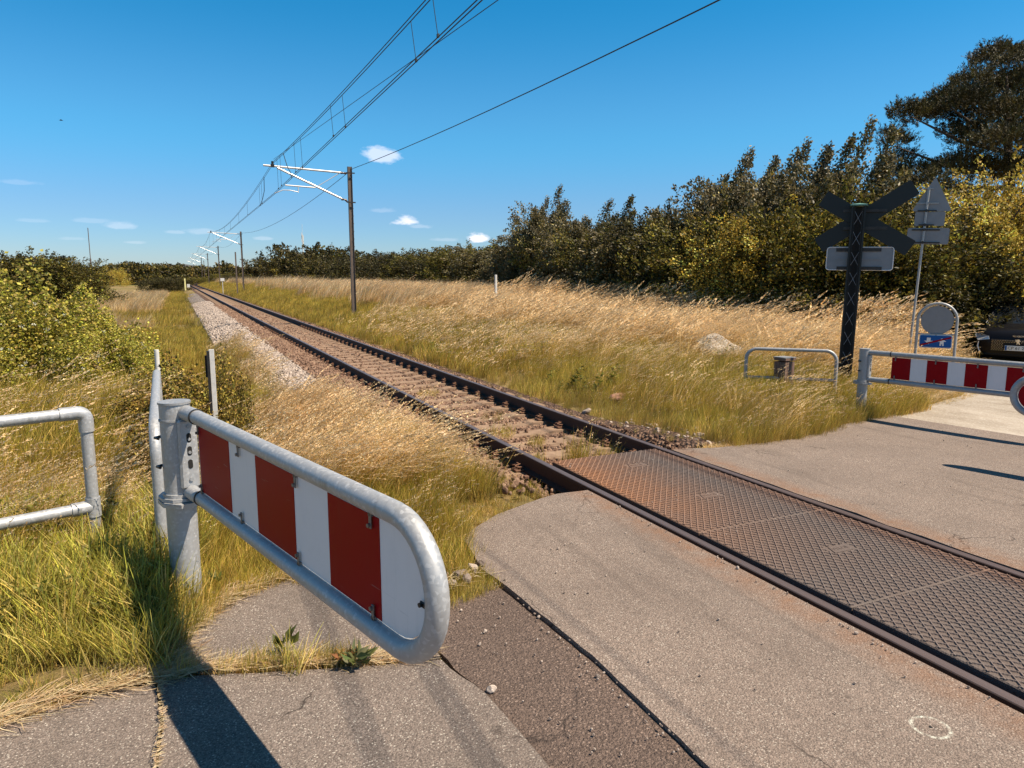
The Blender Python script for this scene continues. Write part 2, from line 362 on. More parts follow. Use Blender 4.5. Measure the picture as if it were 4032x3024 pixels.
M['darksteel'] = plain('dark_bracket_steel', (.05, .045, .042), .5, .6, var=.2)
M['clipmetal'] = plain('stained_clip_steel', (.20, .18, .165), .5, .5, var=.3, scale=60)
M['hole'] = plain('dark_void', (.012, .011, .010), .9)
def mk_wood():
    n = NT('weathered_wood'); g = n.noise(16, 6, .7, stretch=(6, 6, .5)); c = n.mix(n.ramp(g, [(.3, 0), (.7, 1)]), (.10, .06, .045), (.26, .17, .135))
    return n.pbr(c, .85, 0, n.bump(g, .5, .006), .2)
M['wood'] = mk_wood()
M['whitepost'] = plain('chalky_white_post', (.62, .6, .56), .7, var=.12, scale=12)
def mk_boulder():
    n = NT('pale_granite'); a = n.noise(5, 8, .7); b = n.vor(26); d = n.noise(60, 4)
    c = n.mix(n.ramp(a, [(.35, 0), (.65, 1)]), (.30, .24, .19), (.62, .56, .48)); c = n.mix(n.ramp(d, [(.55, 0), (.7, .6)]), c, (.14, .10, .08))
    return n.pbr(c, .9, 0, n.bump(n.mth('ADD', a, n.mth('MULTIPLY', b, -.3)), .9, .05), .2)
M['boulder'] = mk_boulder()
M['bark'] = plain('rough_bark', (.075, .052, .038), .95, var=.4, scale=12, bump=.8)
def mk_leaf(name, transl=.3, under=None, rough=.55, var=.35):
    n = NT(name); c = n.attr('col'); oi = n.t.nodes.new('ShaderNodeObjectInfo')
    hsv = n.t.nodes.new('ShaderNodeHueSaturation'); n.t.links.new(c, hsv.inputs['Color'])
    n.t.links.new(n.mth('ADD', 1-var/2, n.mth('MULTIPLY', oi.outputs['Random'], var)), hsv.inputs['Value'])
    c = hsv.outputs[0]
    if under:
        g = n.t.nodes.new('ShaderNodeNewGeometry'); c = n.mix(n.mth('MULTIPLY', g.outputs['Backfacing'], .5), c, under)
    return n.pbr(c, rough, 0, None, .35, 0, transl)
M['grass'] = mk_leaf('grass_blades', .35, var=.85)
M['leaf'] = mk_leaf('leaf_green', .32)
M['leafsilver'] = mk_leaf('leaf_silver_backed', .22, under=(.27, .235, .16), rough=.45)
M['needle'] = mk_leaf('pine_needles', .1, var=.1)
M['carpaint'] = plain('black_car_paint', (.006, .006, .008), .3, 0, spec=.2, coat=.1, var=.02)
M['glass'] = plain('dark_car_glass', (.012, .014, .016), .06, 0, spec=.6, coat=.3, var=.02)
M['chrome'] = plain('chrome', (.75, .75, .75), .15, 1, var=.02)
M['tyre'] = plain('tyre_rubber', (.02, .02, .02), .85)
M['lamp'] = plain('headlamp_glass', (.45, .47, .5), .12, .2, coat=1, var=.3, scale=40)
M['plate'] = plain('white_number_plate', (.72, .72, .70), .4, var=.03)
M['black'] = plain('black_print', (.015, .015, .015), .5)
M['straw'] = plain('dry_straw', (.58, .43, .26), .8, var=.35, scale=3)
M['twig_shade_core'] = plain('twigs_and_shade_core', (.045, .03, .02), .95)

# ---------------------------------------------------------------- terrain
TC = 4.09
def curve(y): return np.maximum(0, np.asarray(y, float)-230)**2/1320.
def road(x): return -.08*sm(5, 8, x) - .026*np.maximum(0, np.asarray(x, float)-9)
def zt(x, y, rough=True):
    x = np.asarray(x, float); y = np.asarray(y, float); u = x-TC-curve(y)
    near = road(x)-.05
    right = .02+.58*sm(10, 45, y)*sm(1.9, 5, u)+.1*sm(2, 6, u)-.26*(1-sm(1.7, 3.4, u))-.3*sm(11, 22, x)*(1-sm(8, 24, y))-2.5*sm(40, 300, x)
    left = -.24-.5*sm(-1.9, -3.6, u)*1.0-.5*sm(30, 200, y)-.0*u
    left = np.where(u < -1.9, -.24-.46*(1-sm(-3.8, -1.9, u))-.4*sm(30, 200, y)*sm(-2.5, -8, u), -.24)
    left = left+.58*sm(.3, -.9, x)*sm(6, 10, y)*(1-sm(18, 34, y))
    t = sm(5.6, 9.0, y)
    tr = sm(6.6, 9.5, y - .25*np.maximum(0, x-8))
    z = np.where(u > 0, near*(1-tr)+right*tr, near*(1-t)+left*t)
    corr = 1-sm(1.0, 1.35, np.abs(u))
    z = z*(1-corr)+(-.26)*corr
    if rough:
        nf = sm(1.8, 3.0, np.abs(u))*sm(5.5, 8, y)
        z = z+(fbm(x, y, 3, 1)-.5)*.16*nf+(vnoise(x, y, 14, 4)-.5)*.3*nf*sm(25, 70, y)
    return z
def axis(parts):
    out = []
    for a, b, s_ in parts: out += list(np.arange(a, b, s_))
    return np.array(out+[parts[-1][1]])
xs = axis([(-4000, -400, 400), (-400, -60, 20), (-60, -8, 2), (-8, 26, .25), (26, 60, 2), (60, 400, 20), (400, 4000, 400)])
ys = axis([(-400, -40, 40), (-40, -6, 2), (-6, 45, .25), (45, 120, 1.5), (120, 400, 5), (400, 1200, 50), (1200, 5000, 400)])
Xg, Yg = np.meshgrid(xs, ys); Zg = zt(Xg, Yg)
V = np.stack([Xg.ravel(), Yg.ravel(), Zg.ravel()], 1); nx = len(xs); ny = len(ys)
i = (np.arange(ny-1)[:, None]*nx+np.arange(nx-1)[None]).ravel()
F = np.stack([i, i+1, i+nx+1, i+nx], 1)
tag(link('ground', npmesh('ground', V, F, mat=M['ground'], smooth=True)), kind='structure')
def ridge(name, pts, depth, mat, kind='structure'):
    """long low hill: crest polyline of (px, py) seen at distance D, with slopes to both sides"""
    mb = MB(); P = [at(px, py, depth) for px, py in pts]; n = len(P); d = Vector((cf.x, cf.y, 0)).normalized()
    vs = []
    for p in P: vs += [(p-d*depth*.12).to_tuple()[:2]+(-8,), p, (p+d*depth*.15).to_tuple()[:2]+(-8,)]
    fs = []
    for k in range(n-1): fs += [(3*k, 3*k+3, 3*k+4, 3*k+1), (3*k+1, 3*k+4, 3*k+5, 3*k+2)]
    mb.add(vs, fs, True); return tag(mb.build(name, mat), kind=kind)
M['hill'] = plain('far_wooded_hill', (.075, .078, .075), .95, var=.35, scale=.02)
hp = [(-900+i*60, 1062-12*math.sin(i*.5)-6*math.sin(i*1.7)-22*math.exp(-((i-20)/7)**2)) for i in range(40)] + [(1500+i*300, 1075-8*math.sin(i)) for i in range(10)]
ridge('hills', hp, 2600, M['hill'])

# ---------------------------------------------------------------- road surfaces
def jitter(poly, amp, step=.08, keep=()):
    out = []
    n = len(poly)
    for k in range(n):
        a = Vector(poly[k]+(0,) if len(poly[k]) == 2 else poly[k]); b = Vector(poly[(k+1) % n]+(0,) if len(poly[k]) == 2 else poly[(k+1) % n])
        L = (b-a).length; m = 1 if k in keep else max(1, int(L/step)); nr = Vector((-(b-a).y, (b-a).x, 0)).normalized() if L > 0 else Vector((0, 0, 0))
        for q in range(m):
            p = a.lerp(b, q/m); wa = 0 if q == 0 and step > .2 else (fbm(p.x*1., p.y*1., .22, 9)-.5)*2*amp; wb = 0 if q == 0 and step > .2 else (fbm(p.x*1., p.y*1., .22, 17)-.5)*2*amp
            out.append((p.x+wa, p.y+wb))
    return out
def slab(name, poly, ztop, zbot, mat, zf=None, bevel=.006, label=None):
    me = bpy.data.meshes.new(name); bm = bmesh.new()
    vs = [bm.verts.new((x, y, 0)) for x, y in poly]
    f = bm.faces.new(vs); f.normal_update()
    if f.normal.z < 0: f.normal_flip()
    ins = bmesh.ops.inset_region(bm, faces=[f], thickness=bevel*2, depth=0)
    bmesh.ops.triangulate(bm, faces=bm.faces[:])
    outer = set(v for v in vs)
    for v in bm.verts: v.co.z = ztop-(bevel if v in outer else 0)
    m = len(vs)
    low = [bm.verts.new((v.co.x, v.co.y, zbot)) for v in vs]
    for k in range(m): bm.faces.new((vs[k], low[k], low[(k+1) % m], vs[(k+1) % m]))
    bmesh.ops.recalc_face_normals(bm, faces=bm.faces[:])
    if zf:
        for v in bm.verts: v.co.z += float(zf(v.co.x, v.co.y))
    bm.to_mesh(me); bm.free(); me.materials.append(mat)
    o = link(name, me); return tag(o, label, kind='structure')
slab('road_asphalt', jitter([(1.775, -6), (3.265, -6), (3.265, 5.38), (2.95, 5.40), (2.67, 5.30), (2.26, 5.12), (1.93, 4.86), (1.79, 4.70), (1.74, 4.33), (1.72, 4.15), (1.765, 3.5), (1.80, 2.9), (1.775, 2.0)], .018, keep=(0, 1)), 0, -.12, M['asphalt'])
slab('road_patch', jitter([(1.235, -6), (1.755, -6), (1.765, 1.9), (1.79, 2.5), (1.785, 2.9), (1.745, 3.5), (1.70, 4.0), (1.62, 3.98), (1.33, 3.78), (1.12, 3.72), (1.115, 3.3), (1.19, 2.85), (1.235, 2.0)], .016, keep=(0,)), -.022, -.15, M['patch'])
slab('road_asphalt', jitter([(-.20, -6), (1.225, -6), (1.225, 2.1), (1.18, 2.83), (1.095, 3.20), (.56, 3.35), (.2, 3.48), (-.02, 3.55), (-.20, 3.58), (-.165, 3.2), (-.185, 2.9), (-.20, 2.4)], .012, keep=(0,)), -.006, -.15, M['asphalt_left'])
slab('road_asphalt', jitter([(-3.5, -6), (-.205, -6), (-.205, 2.4), (-.2, 2.9), (-.18, 3.2), (-.215, 3.58), (-.44, 3.60), (-.81, 3.48), (-1.5, 3.1), (-3.5, 2.2)], .010, keep=(0,)), -.008, -.15, M['asphalt_left'])
slab('road_asphalt', jitter([(-.12, 3.66), (.2, 3.57), (.56, 3.44), (1.10, 3.25), (1.10, 3.6), (1.0, 4.0), (.8, 4.35), (.53, 4.55), (.23, 4.44), (-.03, 4.13), (-.13, 3.92)], .014), -.012, -.15, M['asphalt_left'])
rz_ = lambda x, y: road(x)
slab('road_asphalt', jitter([(4.915, -6), (5.6, -6), (6.4, -6), (7.2, -6), (8, -6), (9.9, -6), (9.85, 2), (9.7, 5.3), (9.35, 7.0), (8.75, 6.93), (7.7, 6.62), (6.9, 6.32), (6.33, 6.24), (5.8, 6.2), (5.4, 6.2), (4.97, 6.33), (4.915, 6.3)], .04, step=.3, keep=(0,)), 0, -.15, M['asphalt'], rz_)
slab('gravel_road', jitter([(9.91, -6), (16, -8), (26, -4), (34, 10), (26, 17.5), (20, 13.2), (15.5, 9.6), (12.8, 8.1), (11.2, 7.55), (9.36, 7.03), (9.71, 5.3), (9.86, 2)], .06, step=.4, keep=(0,)), -.004, -.2, M['sand'], rz_)

# ballast bed strip under the stones
def strip(name, us, y0, y1, dy, mat, dz=0, kind='structure'):
    yy = np.arange(y0, y1+dy, dy); U, Yq = np.meshgrid(us, yy); Xq = TC+curve(Yq)+U; Z = zt(Xq, Yq, False)+dz
    V = np.stack([Xq.ravel(), Yq.ravel(), Z.ravel()], 1); nx = len(us); i = (np.arange(len(yy)-1)[:, None]*nx+np.arange(nx-1)[None]).ravel()
    return tag(link(name, npmesh(name, V, np.stack([i, i+1, i+nx+1, i+nx], 1), mat=mat, smooth=True)), kind=kind)
strip('ballast_bed', np.array([-1.7, -1.3, -1, 0, 1, 1.3, 1.6]), 6.45, 420, .6, M['bbed'], .025)
M['bbedpale'] = mk_ballastbed(); M['bbedpale'].name = 'pale_ballast_bed'
for n_ in M['bbedpale'].node_tree.nodes:
    if n_.bl_idname == 'ShaderNodeMix' and tuple(round(k, 3) for k in n_.inputs[6].default_value[:3]) == (.09, .052, .035):
        n_.inputs[6].default_value = (.24, .195, .16, 1); n_.inputs[7].default_value = (.56, .48, .41, 1)
strip('ballast_slope', np.array([-3.0, -2.6, -2.2, -1.7]), 10.5, 110, .6, M['bbedpale'], .02)

# ---------------------------------------------------------------- railway track
track = empty('railway_track', (TC, 0, 0), 0, 'single rusty railway track running straight away beside the road crossing', 'railway track')
PROF = [(-.035, -.006), (-.029, 0), (.029, 0), (.035, -.006), (.035, -.036), (.009, -.046), (.009, -.145), (.075, -.160), (.075, -.172), (-.075, -.172), (-.075, -.160), (-.009, -.145), (-.009, -.046), (-.035, -.036)]
yr = list(np.arange(-7, 60, 3.))+list(np.arange(60, 225, 15.))+list(np.arange(225, 425, 5.))
for sgn in (-1, 1):
    mb = MB(); vs = []; n = len(PROF)
    for y in yr:
        for px_, pz in PROF: vs.append((sgn*.75+px_+float(curve(y)), y, pz))
    fs = [(a*n+k, a*n+(k+1) % n, (a+1)*n+(k+1) % n, (a+1)*n+k) for a in range(len(yr)-1) for k in range(n)] + [tuple(range(n)), tuple(range((len(yr)-1)*n, len(yr)*n))]
    mb.add(vs, fs); mb.build('rail', M['rail'], track)
mb = MB()
prof = [(-1.3, -.26), (-1.3, -.175), (-.5, -.175), (-.38, -.20), (.38, -.20), (.5, -.175), (1.3, -.175), (1.3, -.26)]
n = len(prof); W1, W2 = .13, .15
mb.add([(x, -(W1 if z > -.21 else W2), z) for x, z in prof]+[(x, (W1 if z > -.21 else W2), z) for x, z in prof], [tuple(range(n)), tuple(range(2*n-1, n-1, -1))]+[(k, (k+1) % n, n+(k+1) % n, n+k) for k in range(n)])
sl0 = mb.build('sleeper', M['sleeper'], track)
cb = MB()
cb.box((0, 0, -.158), (.10, .13, .02), bevel=.004); cb.box((.02, 0, -.14), (.035, .10, .03), bevel=.006)
cb.tube([(.045, -.045, -.125), (-.02, -.05, -.118), (-.045, -.03, -.112), (-.02, -.012, -.105), (.035, 0, -.10), (-.02, .012, -.105), (-.045, .03, -.112), (-.02, .05, -.118), (.045, .045, -.125)], .0085, 6)
cb.tube([(.0, 0, -.15), (.0, 0, -.08)], .012, 6)
clip0 = cb.build('rail_clip', M['clip'], sl0)
def clips(sl_, first=None):
    k = 0
    for xx, fl in ((-.86, 0), (-.64, 1), (.64, 0), (.86, 1)):
        c = first if (first is not None and k == 0) else clip0.copy()
        if not (first is not None and k == 0): COL.objects.link(c)
        c.parent = sl_; c.location = (xx, 0, 0); c.rotation_euler = (0, 0, math.pi if fl else 0); k += 1
for q in range(235):
    y = 6.78+.6*q; s_ = sl0 if q == 0 else sl0.copy()
    if q: COL.objects.link(s_); s_.parent = track
    s_.location = (float(curve(y))+rnd.uniform(-.01, .01), y, 0); s_.rotation_euler = (0, 0, rnd.uniform(-.01, .01))
    if q < 42: clips(s_, clip0 if q == 0 else None)
# small rusty bolt bracket beside the near rail by the road
mb = MB(); mb.box((2.92, 5.95, -.13), (.05, .05, .10), bevel=.005); mb.tube([(2.92, 5.95, -.1), (2.92, 5.95, .0)], .014, 6); mb.box((2.92, 5.95, .01), (.045, .045, .03), bevel=.004)
tag(mb.build('rusty_bolt', M['clip']), 'small rusty upright bolt in ballast beside the near rail', 'bolt')

# crossing panels between the rails
cp = empty('crossing_deck', (0, 0, 0), 0, 'patterned rubber crossing deck lying between the two rails', 'crossing deck')
PX0, PX1 = 3.455, 4.765
ye = 6.42; bounds = [6.42, 4.08, 2.72, 1.36, 0, -1.36, -2.72, -4.08, -5.44]
FONT = None
def text_mesh(txt, size, mat, M4, parent, name='lettering', depth=.002, align='CENTER'):
    cu_ = bpy.data.curves.new(name, 'FONT'); cu_.body = txt; cu_.size = size; cu_.extrude = depth; cu_.align_x = align; cu_.align_y = 'CENTER'; cu_.resolution_u = 2
    o = bpy.data.objects.new(name, cu_); COL.objects.link(o); dg = bpy.context.evaluated_depsgraph_get()
    me = bpy.data.meshes.new_from_object(o.evaluated_get(dg)); bpy.data.objects.remove(o); bpy.data.curves.remove(cu_)
    me.name = name; me.transform(M4); me.materials.clear(); me.materials.append(mat)
    o = bpy.data.objects.new(name, me); COL.objects.link(o); o.parent = parent; return o
def clipline(p, d, x0, x1, y0, y1):
    t0, t1 = -1e9, 1e9
    for a, dd, lo, hi in ((p[0], d[0], x0, x1), (p[1], d[1], y0, y1)):
        ta, tb = (lo-a)/dd, (hi-a)/dd
        if ta > tb: ta, tb = tb, ta
        t0 = max(t0, ta); t1 = min(t1, tb)
    return (t0, t1) if t1 > t0+.02 else None
for k in range(len(bounds)-1):
    y1, y0 = bounds[k]-.004, bounds[k+1]+.004
    mb = MB(); mb.box(((PX0+PX1)/2, (y0+y1)/2, -.05), (PX1-PX0, y1-y0, .09), bevel=.006); pn = mb.build('panel', M['panel'], cp)
    rb = MB(); sp = .050
    logos = [((PX0+PX1)/2+.05, y0+(y1-y0)*.30), ((PX0+PX1)/2+.05, y0+(y1-y0)*.78)] if y1-y0 > 2 else [((PX0+PX1)/2+.05, (y0+y1)/2)]
    for sg in (1, -1):
        d = (math.cos(R(52)), sg*math.sin(R(52))); nrm = (-d[1], d[0])
        for j in range(-75, 76):
            p = ((PX0+PX1)/2+nrm[0]*j*sp, (y0+y1)/2+nrm[1]*j*sp); c = clipline(p, d, PX0+.012, PX1-.012, y0+.01, y1-.01)
            if not c: continue
            segs = [c]
            for lx, ly in logos:
                cc = clipline(p, d, lx-.12, lx+.12, ly-.065, ly+.065)
                if cc:
                    ns = []
                    for a, b in segs:
                        if cc[1] < a or cc[0] > b: ns.append((a, b)); continue
                        if cc[0] > a: ns.append((a, cc[0]))
                        if cc[1] < b: ns.append((cc[1], b))
                    segs = ns
            for a, b in segs:
                if b-a < .01: continue
                A = Vector((p[0]+d[0]*a, p[1]+d[1]*a, 0)); B = Vector((p[0]+d[0]*b, p[1]+d[1]*b, 0)); w = Vector((nrm[0], nrm[1], 0))*.0045
                h = -.0047+(.0003 if sg > 0 else 0)
                top = Vector((0, 0, h+.0075)); bot = Vector((0, 0, h-.003))
                rb.add([A-w*1.5+bot, A+w*1.5+bot, B+w*1.5+bot, B-w*1.5+bot, A-w*.6+top, A+w*.6+top, B+w*.6+top, B-w*.6+top], [(4, 5, 6, 7), (0, 1, 5, 4), (1, 2, 6, 5), (2, 3, 7, 6), (3, 0, 4, 7)])
    tag(rb.build('tread_pattern', M['panelrib'], pn), kind='stuff')
    for lx, ly in logos:
        lb = MB(); lb.prism([(lx-.11, ly-.05, -.006), (lx+.07, ly-.05, -.006), (lx+.11, ly+.05, -.006), (lx-.07, ly+.05, -.006)], (0, 0, 1), .006)
        lg = lb.build('logo_plate', M['panel'], pn)
        text_mesh('STRAIL', .05, M['panelrib'], Matrix.Translation((lx, ly, .001)), pn, 'lettering', .0015)

# ---------------------------------------------------------------- barrier gates
def roundloop(L0, L1, zt_, zb, seg=18):
    r = (zt_-zb)/2; zc = (zt_+zb)/2; pts = [(L0, 0, zt_), ((L0+L1-r)/2, 0, zt_)]
    for k in range(seg+1):
        a = math.pi/2-math.pi*k/seg; pts.append((L1-r+r*math.cos(a), 0, zc+r*math.sin(a)))
    pts += [((L0+L1-r)/2, 0, zb), (L0, 0, zb)]; return pts
def gate(name, loc, ang, label, p, tilt=(0, 0)):
    g = empty(name, loc, ang, label, 'barrier', None)
    g.rotation_euler = (tilt[0], tilt[1], ang)
    off = p['off']; r = p['rp']; H = p['H']; zu, zl, rt = p['zu'], p['zl'], p['rt']; gm = p.get('mat', M['galv'])
    mb = MB(); mb.tube([(0, 0, -.4), (0, 0, zl-.075)], r, 28); mb.build('post', gm, g)
    mb = MB(); mb.tube([(0, 0, zl-.01), (0, 0, H-.012)], r*1.0, 28); mb.build('hinge_sleeve', gm, g)
    mb = MB()
    mb.prism([(r*1.9*math.cos(a), r*1.45*math.sin(a), zl-.075) for a in [i*math.pi/4+math.pi/8 for i in range(8)]], (0, 0, 1), .022)
    mb.prism([(r*1.6*math.cos(a)-.02, r*1.35*math.sin(a), zl-.05) for a in [i*math.pi/5 for i in range(10)]], (0, 0, 1), .018)
    mb.tube([(0, 0, zl-.032), (0, 0, zl-.01)], r*1.12, 24); mb.build('collar', gm, g)
    mb = MB(); mb.tube([(0, 0, H-.012), (0, 0, H)], [r*1.07, r*1.07], 28); mb.tube([(0, 0, H-.11), (0, 0, H-.10)], r*1.07, 28); mb.build('cap', M['galvdull'], g)
    # lock housing between the arms
    mb = MB(); hz0, hz1 = zl+rt*.6, zu-rt*.9; bx = r*.2; ex = r*1.35
    mb.box(((bx+ex)/2, off*.75, (hz0+hz1)/2), (ex-bx, r*1.25, hz1-hz0), bevel=.012); lk_ = mb.build('lock_housing', gm, g)
    for q in range(3):
        sb = MB(); zc = hz0+(hz1-hz0)*(.36+.19*q)
        P = [(ex+.0005, off*.75+.003+.013*math.cos(a), zc+(.014 if math.sin(a) > 0 else -.014)+.013*math.sin(a)) for a in [i*math.pi/8 for i in range(16)]]
        sb.prism(P, (1, 0, 0), .0015); sb.build('slot', M['hole'], lk_)
        sb = MB(); sb.tube([(ex, off*.75+.003, zc-.008), (ex+.006, off*.75+.003, zc-.008)], .009, 10)
        if q: sb.build('lock_core', M['galvdull'], lk_)
    for zc in (.14, .90):
        sb = MB(); sb.tube([(ex, off*.75+.003, hz0+(hz1-hz0)*zc), (ex+.008, off*.75+.003, hz0+(hz1-hz0)*zc)], .011, 12); sb.build('rivet', M['galvdull'], lk_)
    # arm stubs
    for z_ in (zu, zl):
        sb = MB(); sb.tube([(0, off*.3, z_), (r*.8, off*.8, z_), (p['stub'], off, z_)], [rt*1.02, rt*1.08, rt*1.1], 24); sb.build('arm_sleeve', gm, g)
        sb = MB(); sb.tube([(p['stub'], off, z_), (p['stub']+.012, off, z_)], rt*1.14, 24); sb.build('seal_ring', M['darksteel'], g)
    if p.get('pins', True):
        for z_ in (hz0+(hz1-hz0)*.3, hz0+(hz1-hz0)*.72):
            sb = MB(); sb.tube([(-r*.9, -r*.5, z_), (-r*.55, -r*1.25, z_), (-r*.1, -r*1.15, z_)], .009, 8); sb.build('hinge_pin', M['darksteel'], g)
    lp = MB(); lp.tube([(x, off, z) for x, y, z in roundloop(p['stub'], p['L'], zu, zl)], rt, 24); tube = lp.build('barrier_tube', gm, g)
    # striped board
    rr = (zu-zl)/2-rt-.004; zc = (zu+zl)/2; x0 = p['b0']; xe = p['L']-(zu-zl)/2; th = .004
    def board(xa, xb, yoff, thick, rndend, inset=0):
        poly = [(xa, yoff, zc+rr-inset), (xa, yoff, zc-rr+inset)]; poly = [(xa, yoff, zc-rr+inset)]
        if rndend:
            poly.append((xe, yoff, zc-rr+inset))
            for k in range(1, 14): a = -math.pi/2+math.pi*k/14; poly.append((xe+(rr-inset)*math.cos(a), yoff, zc+(rr-inset)*math.sin(a)))
            poly.append((xe, yoff, zc+rr-inset))
        else: poly += [(xb, yoff, zc-rr+inset), (xb, yoff, zc+rr-inset)]
        poly.append((xa, yoff, zc+rr-inset)); b = MB(); b.prism(poly, (0, 1, 0), thick); return b
    bd = board(x0, xe, off-th/2, th, True).build('board', M['white'], g)
    x = x0+p['edge']; k = 0
    cols = p['stripes']
    for wdt, c in cols:
        if c == 'r':
            for side in (-1, 1):
                yo = off+side*(th/2+.0012)
                board(x, min(x+wdt, xe), yo-.0012, .0024, x+wdt > xe+.01, .004).build('red_stripe', M['red'], bd)
        x += wdt
    for cx in p['clips']:
        for zz, s_ in ((zu-rt, -1), (zl+rt, 1)):
            cb_ = MB(); cb_.box((cx, off-.012, zz+s_*.02), (.016, .006, .07), bevel=.002); cb_.tube([(cx, off-.014, zz+s_*.042), (cx, off-.024, zz+s_*.042)], .008, 8)
            cb_.box((cx, off, zz+s_*.004), (.02, .03, .012)); cb_.build('board_clip', M['clipmetal'], g)
    cb_ = MB(); cb_.box((p['L']-rt-.02, off-.012, zc-.02), (.04, .006, .02), bevel=.002); cb_.tube([(p['L']-rt-.03, off-.014, zc-.02), (p['L']-rt-.03, off-.024, zc-.02)], .008, 8); cb_.build('board_clip', M['darksteel'], g)
    return g
A = -75.0
gL = gate('barrier_gate', (-.056, 4.49, -.03), R(A), 'red and white striped barrier gate in the left foreground, swung open beside the grass', dict(
    off=.045, rp=.083, H=1.225, zu=1.165, zl=.70, rt=.039, stub=.25, L=2.62, b0=.27, edge=.014,
    stripes=[(.49, 'r'), (.361, 'w'), (.429, 'r'), (.321, 'w'), (.392, 'r'), (.6, 'w')], clips=[.30, .93, 1.60, 2.23]))
gR = gate('barrier_gate', (8.92, 7.12, -.09), R(-77), 'long red and white striped barrier gate across the road, right of the dark crossing post', dict(
    off=.02, rp=.068, H=.985, zu=.93, zl=.545, rt=.035, stub=.36, L=2.55, b0=.38, edge=0., mat=M['galvdull'],
    stripes=[(.25, 'r'), (.21, 'w'), (.257, 'r'), (.21, 'w'), (.257, 'r'), (.21, 'w'), (.8, 'r')], clips=[.43, .95, 1.45, 1.95]))
# second staggered gate: only its round red end reaches into the picture; its post stands to the right
c2 = Vector((7.72, 4.16, 0)); a2 = R(103); L2 = 2.3; base2 = c2-Vector((math.cos(a2), math.sin(a2), 0))*(L2-.195)
gR2 = gate('barrier_gate', (base2.x, base2.y, -.08), a2, 'barrier gate whose rounded grey tube end juts in at the right edge', dict(
    off=0., rp=.066, H=.96, zu=.99, zl=.62, rt=.034, stub=.34, L=L2, b0=.40, edge=0., mat=M['galvdull'],
    stripes=[(.25, 'w'), (.21, 'r'), (.257, 'w'), (.21, 'r'), (.2, 'w'), (.9, 'r')], clips=[.43, .95, 1.45]))

# left pipe fence
fe = empty('pipe_fence', (0, 0, 0), 0, 'grey pipe fence with two rails and elbow corner at the left edge', 'fence')
fz = -.05; P0 = Vector((-.605, 5.42, 0)); fd = Vector((-1, -.33, 0)).normalized(); Lf = 2.4; P1 = P0+fd*Lf
def P3(p, z): return (p.x, p.y, z)
FZ1, FZ2, fr = 1.015, .365, .038
mb = MB(); mb.tube([P3(P0, fz-.3), P3(P0, FZ1-.05)], fr, 20); mb.build('fence_post', M['galv'], fe)
mb = MB(); mb.tube([P3(P1, fz-.3), P3(P1, FZ1-.05)], fr, 20); mb.build('fence_post', M['galv'], fe)
mb = MB(); mb.tube([P3(P0+fd*.09, FZ1), P3(P1-fd*.09, FZ1)], fr, 20); mb.build('fence_rail', M['galv'], fe)
mb = MB(); mb.tube([P3(P0+fd*.05, FZ2), P3(P1-fd*.05, FZ2)], fr, 20); mb.build('fence_rail', M['galv'], fe)
for P, s_ in ((P0, 1), (P1, -1)):
    mb = MB(); pts = [P3(P, FZ1-.13), P3(P, FZ1-.05)]
    for k in range(1, 7): a = k/6*math.pi/2; pts.append(P3(P+fd*s_*.05*(1-math.cos(a)), FZ1-.05+.05*math.sin(a)))
    pts.append(P3(P+fd*s_*.15, FZ1)); mb.tube(pts, fr*1.2, 20); mb.build('elbow_fitting', M['galv'], fe)
    mb = MB(); mb.tube([P3(P, FZ2-.065), P3(P, FZ2+.065)], fr*1.2, 20); mb.tube([P3(P, FZ2), P3(P+fd*s_*.13, FZ2)], fr*1.2, 20); mb.build('tee_fitting', M['galv'], fe)

# hoop rails (rounded corner pipe frames)
def hoop(loc, ang, L, H, zlow, r, label, rc=.16, zbelow=.4, mat=None):
    h = empty('hoop_rail', loc, ang, label, 'railing'); mat = mat or M['galvdull']
    pts = [(0, 0, -zbelow), (0, 0, H-rc)]
    for k in range(1, 8): a = k/8*math.pi/2; pts.append((rc*(1-math.cos(a)), 0, H-rc+rc*math.sin(a)))
    pts.append((rc, 0, H)); pts.append((L/2, 0, H)); pts.append((L-rc, 0, H))
    for k in range(1, 8): a = k/8*math.pi/2; pts.append((L-rc+rc*math.sin(a), 0, H-rc+rc*math.cos(a)))
    pts += [(L, 0, H-rc), (L, 0, -zbelow)]
    mb = MB(); mb.tube(pts, r, 18); mb.build('frame_tube', mat, h)
    mb = MB(); mb.tube([(0, 0, zlow), (L, 0, zlow)], r*.92, 16); mb.build('lower_rail', mat, h); return h
def pz(px, py, D): p = at(px, py, D); return p
ha = Vector((8.45, 8.98)); hb = Vector((9.42, 8.02)); hv = hb-ha
hoop((ha.x, ha.y, -.05), math.atan2(hv.y, hv.x), hv.length, .80, .33, .028, 'low grey hoop rail with rounded corners in the grass left of the dark crossing post', rc=.17)
hoop((-.185, 4.98, -.06), R(91), 3.1, 1.02, .35, .036, 'grey hoop rail seen end on behind the left gate post, half hidden by bushes', rc=.2, mat=M['galv'])

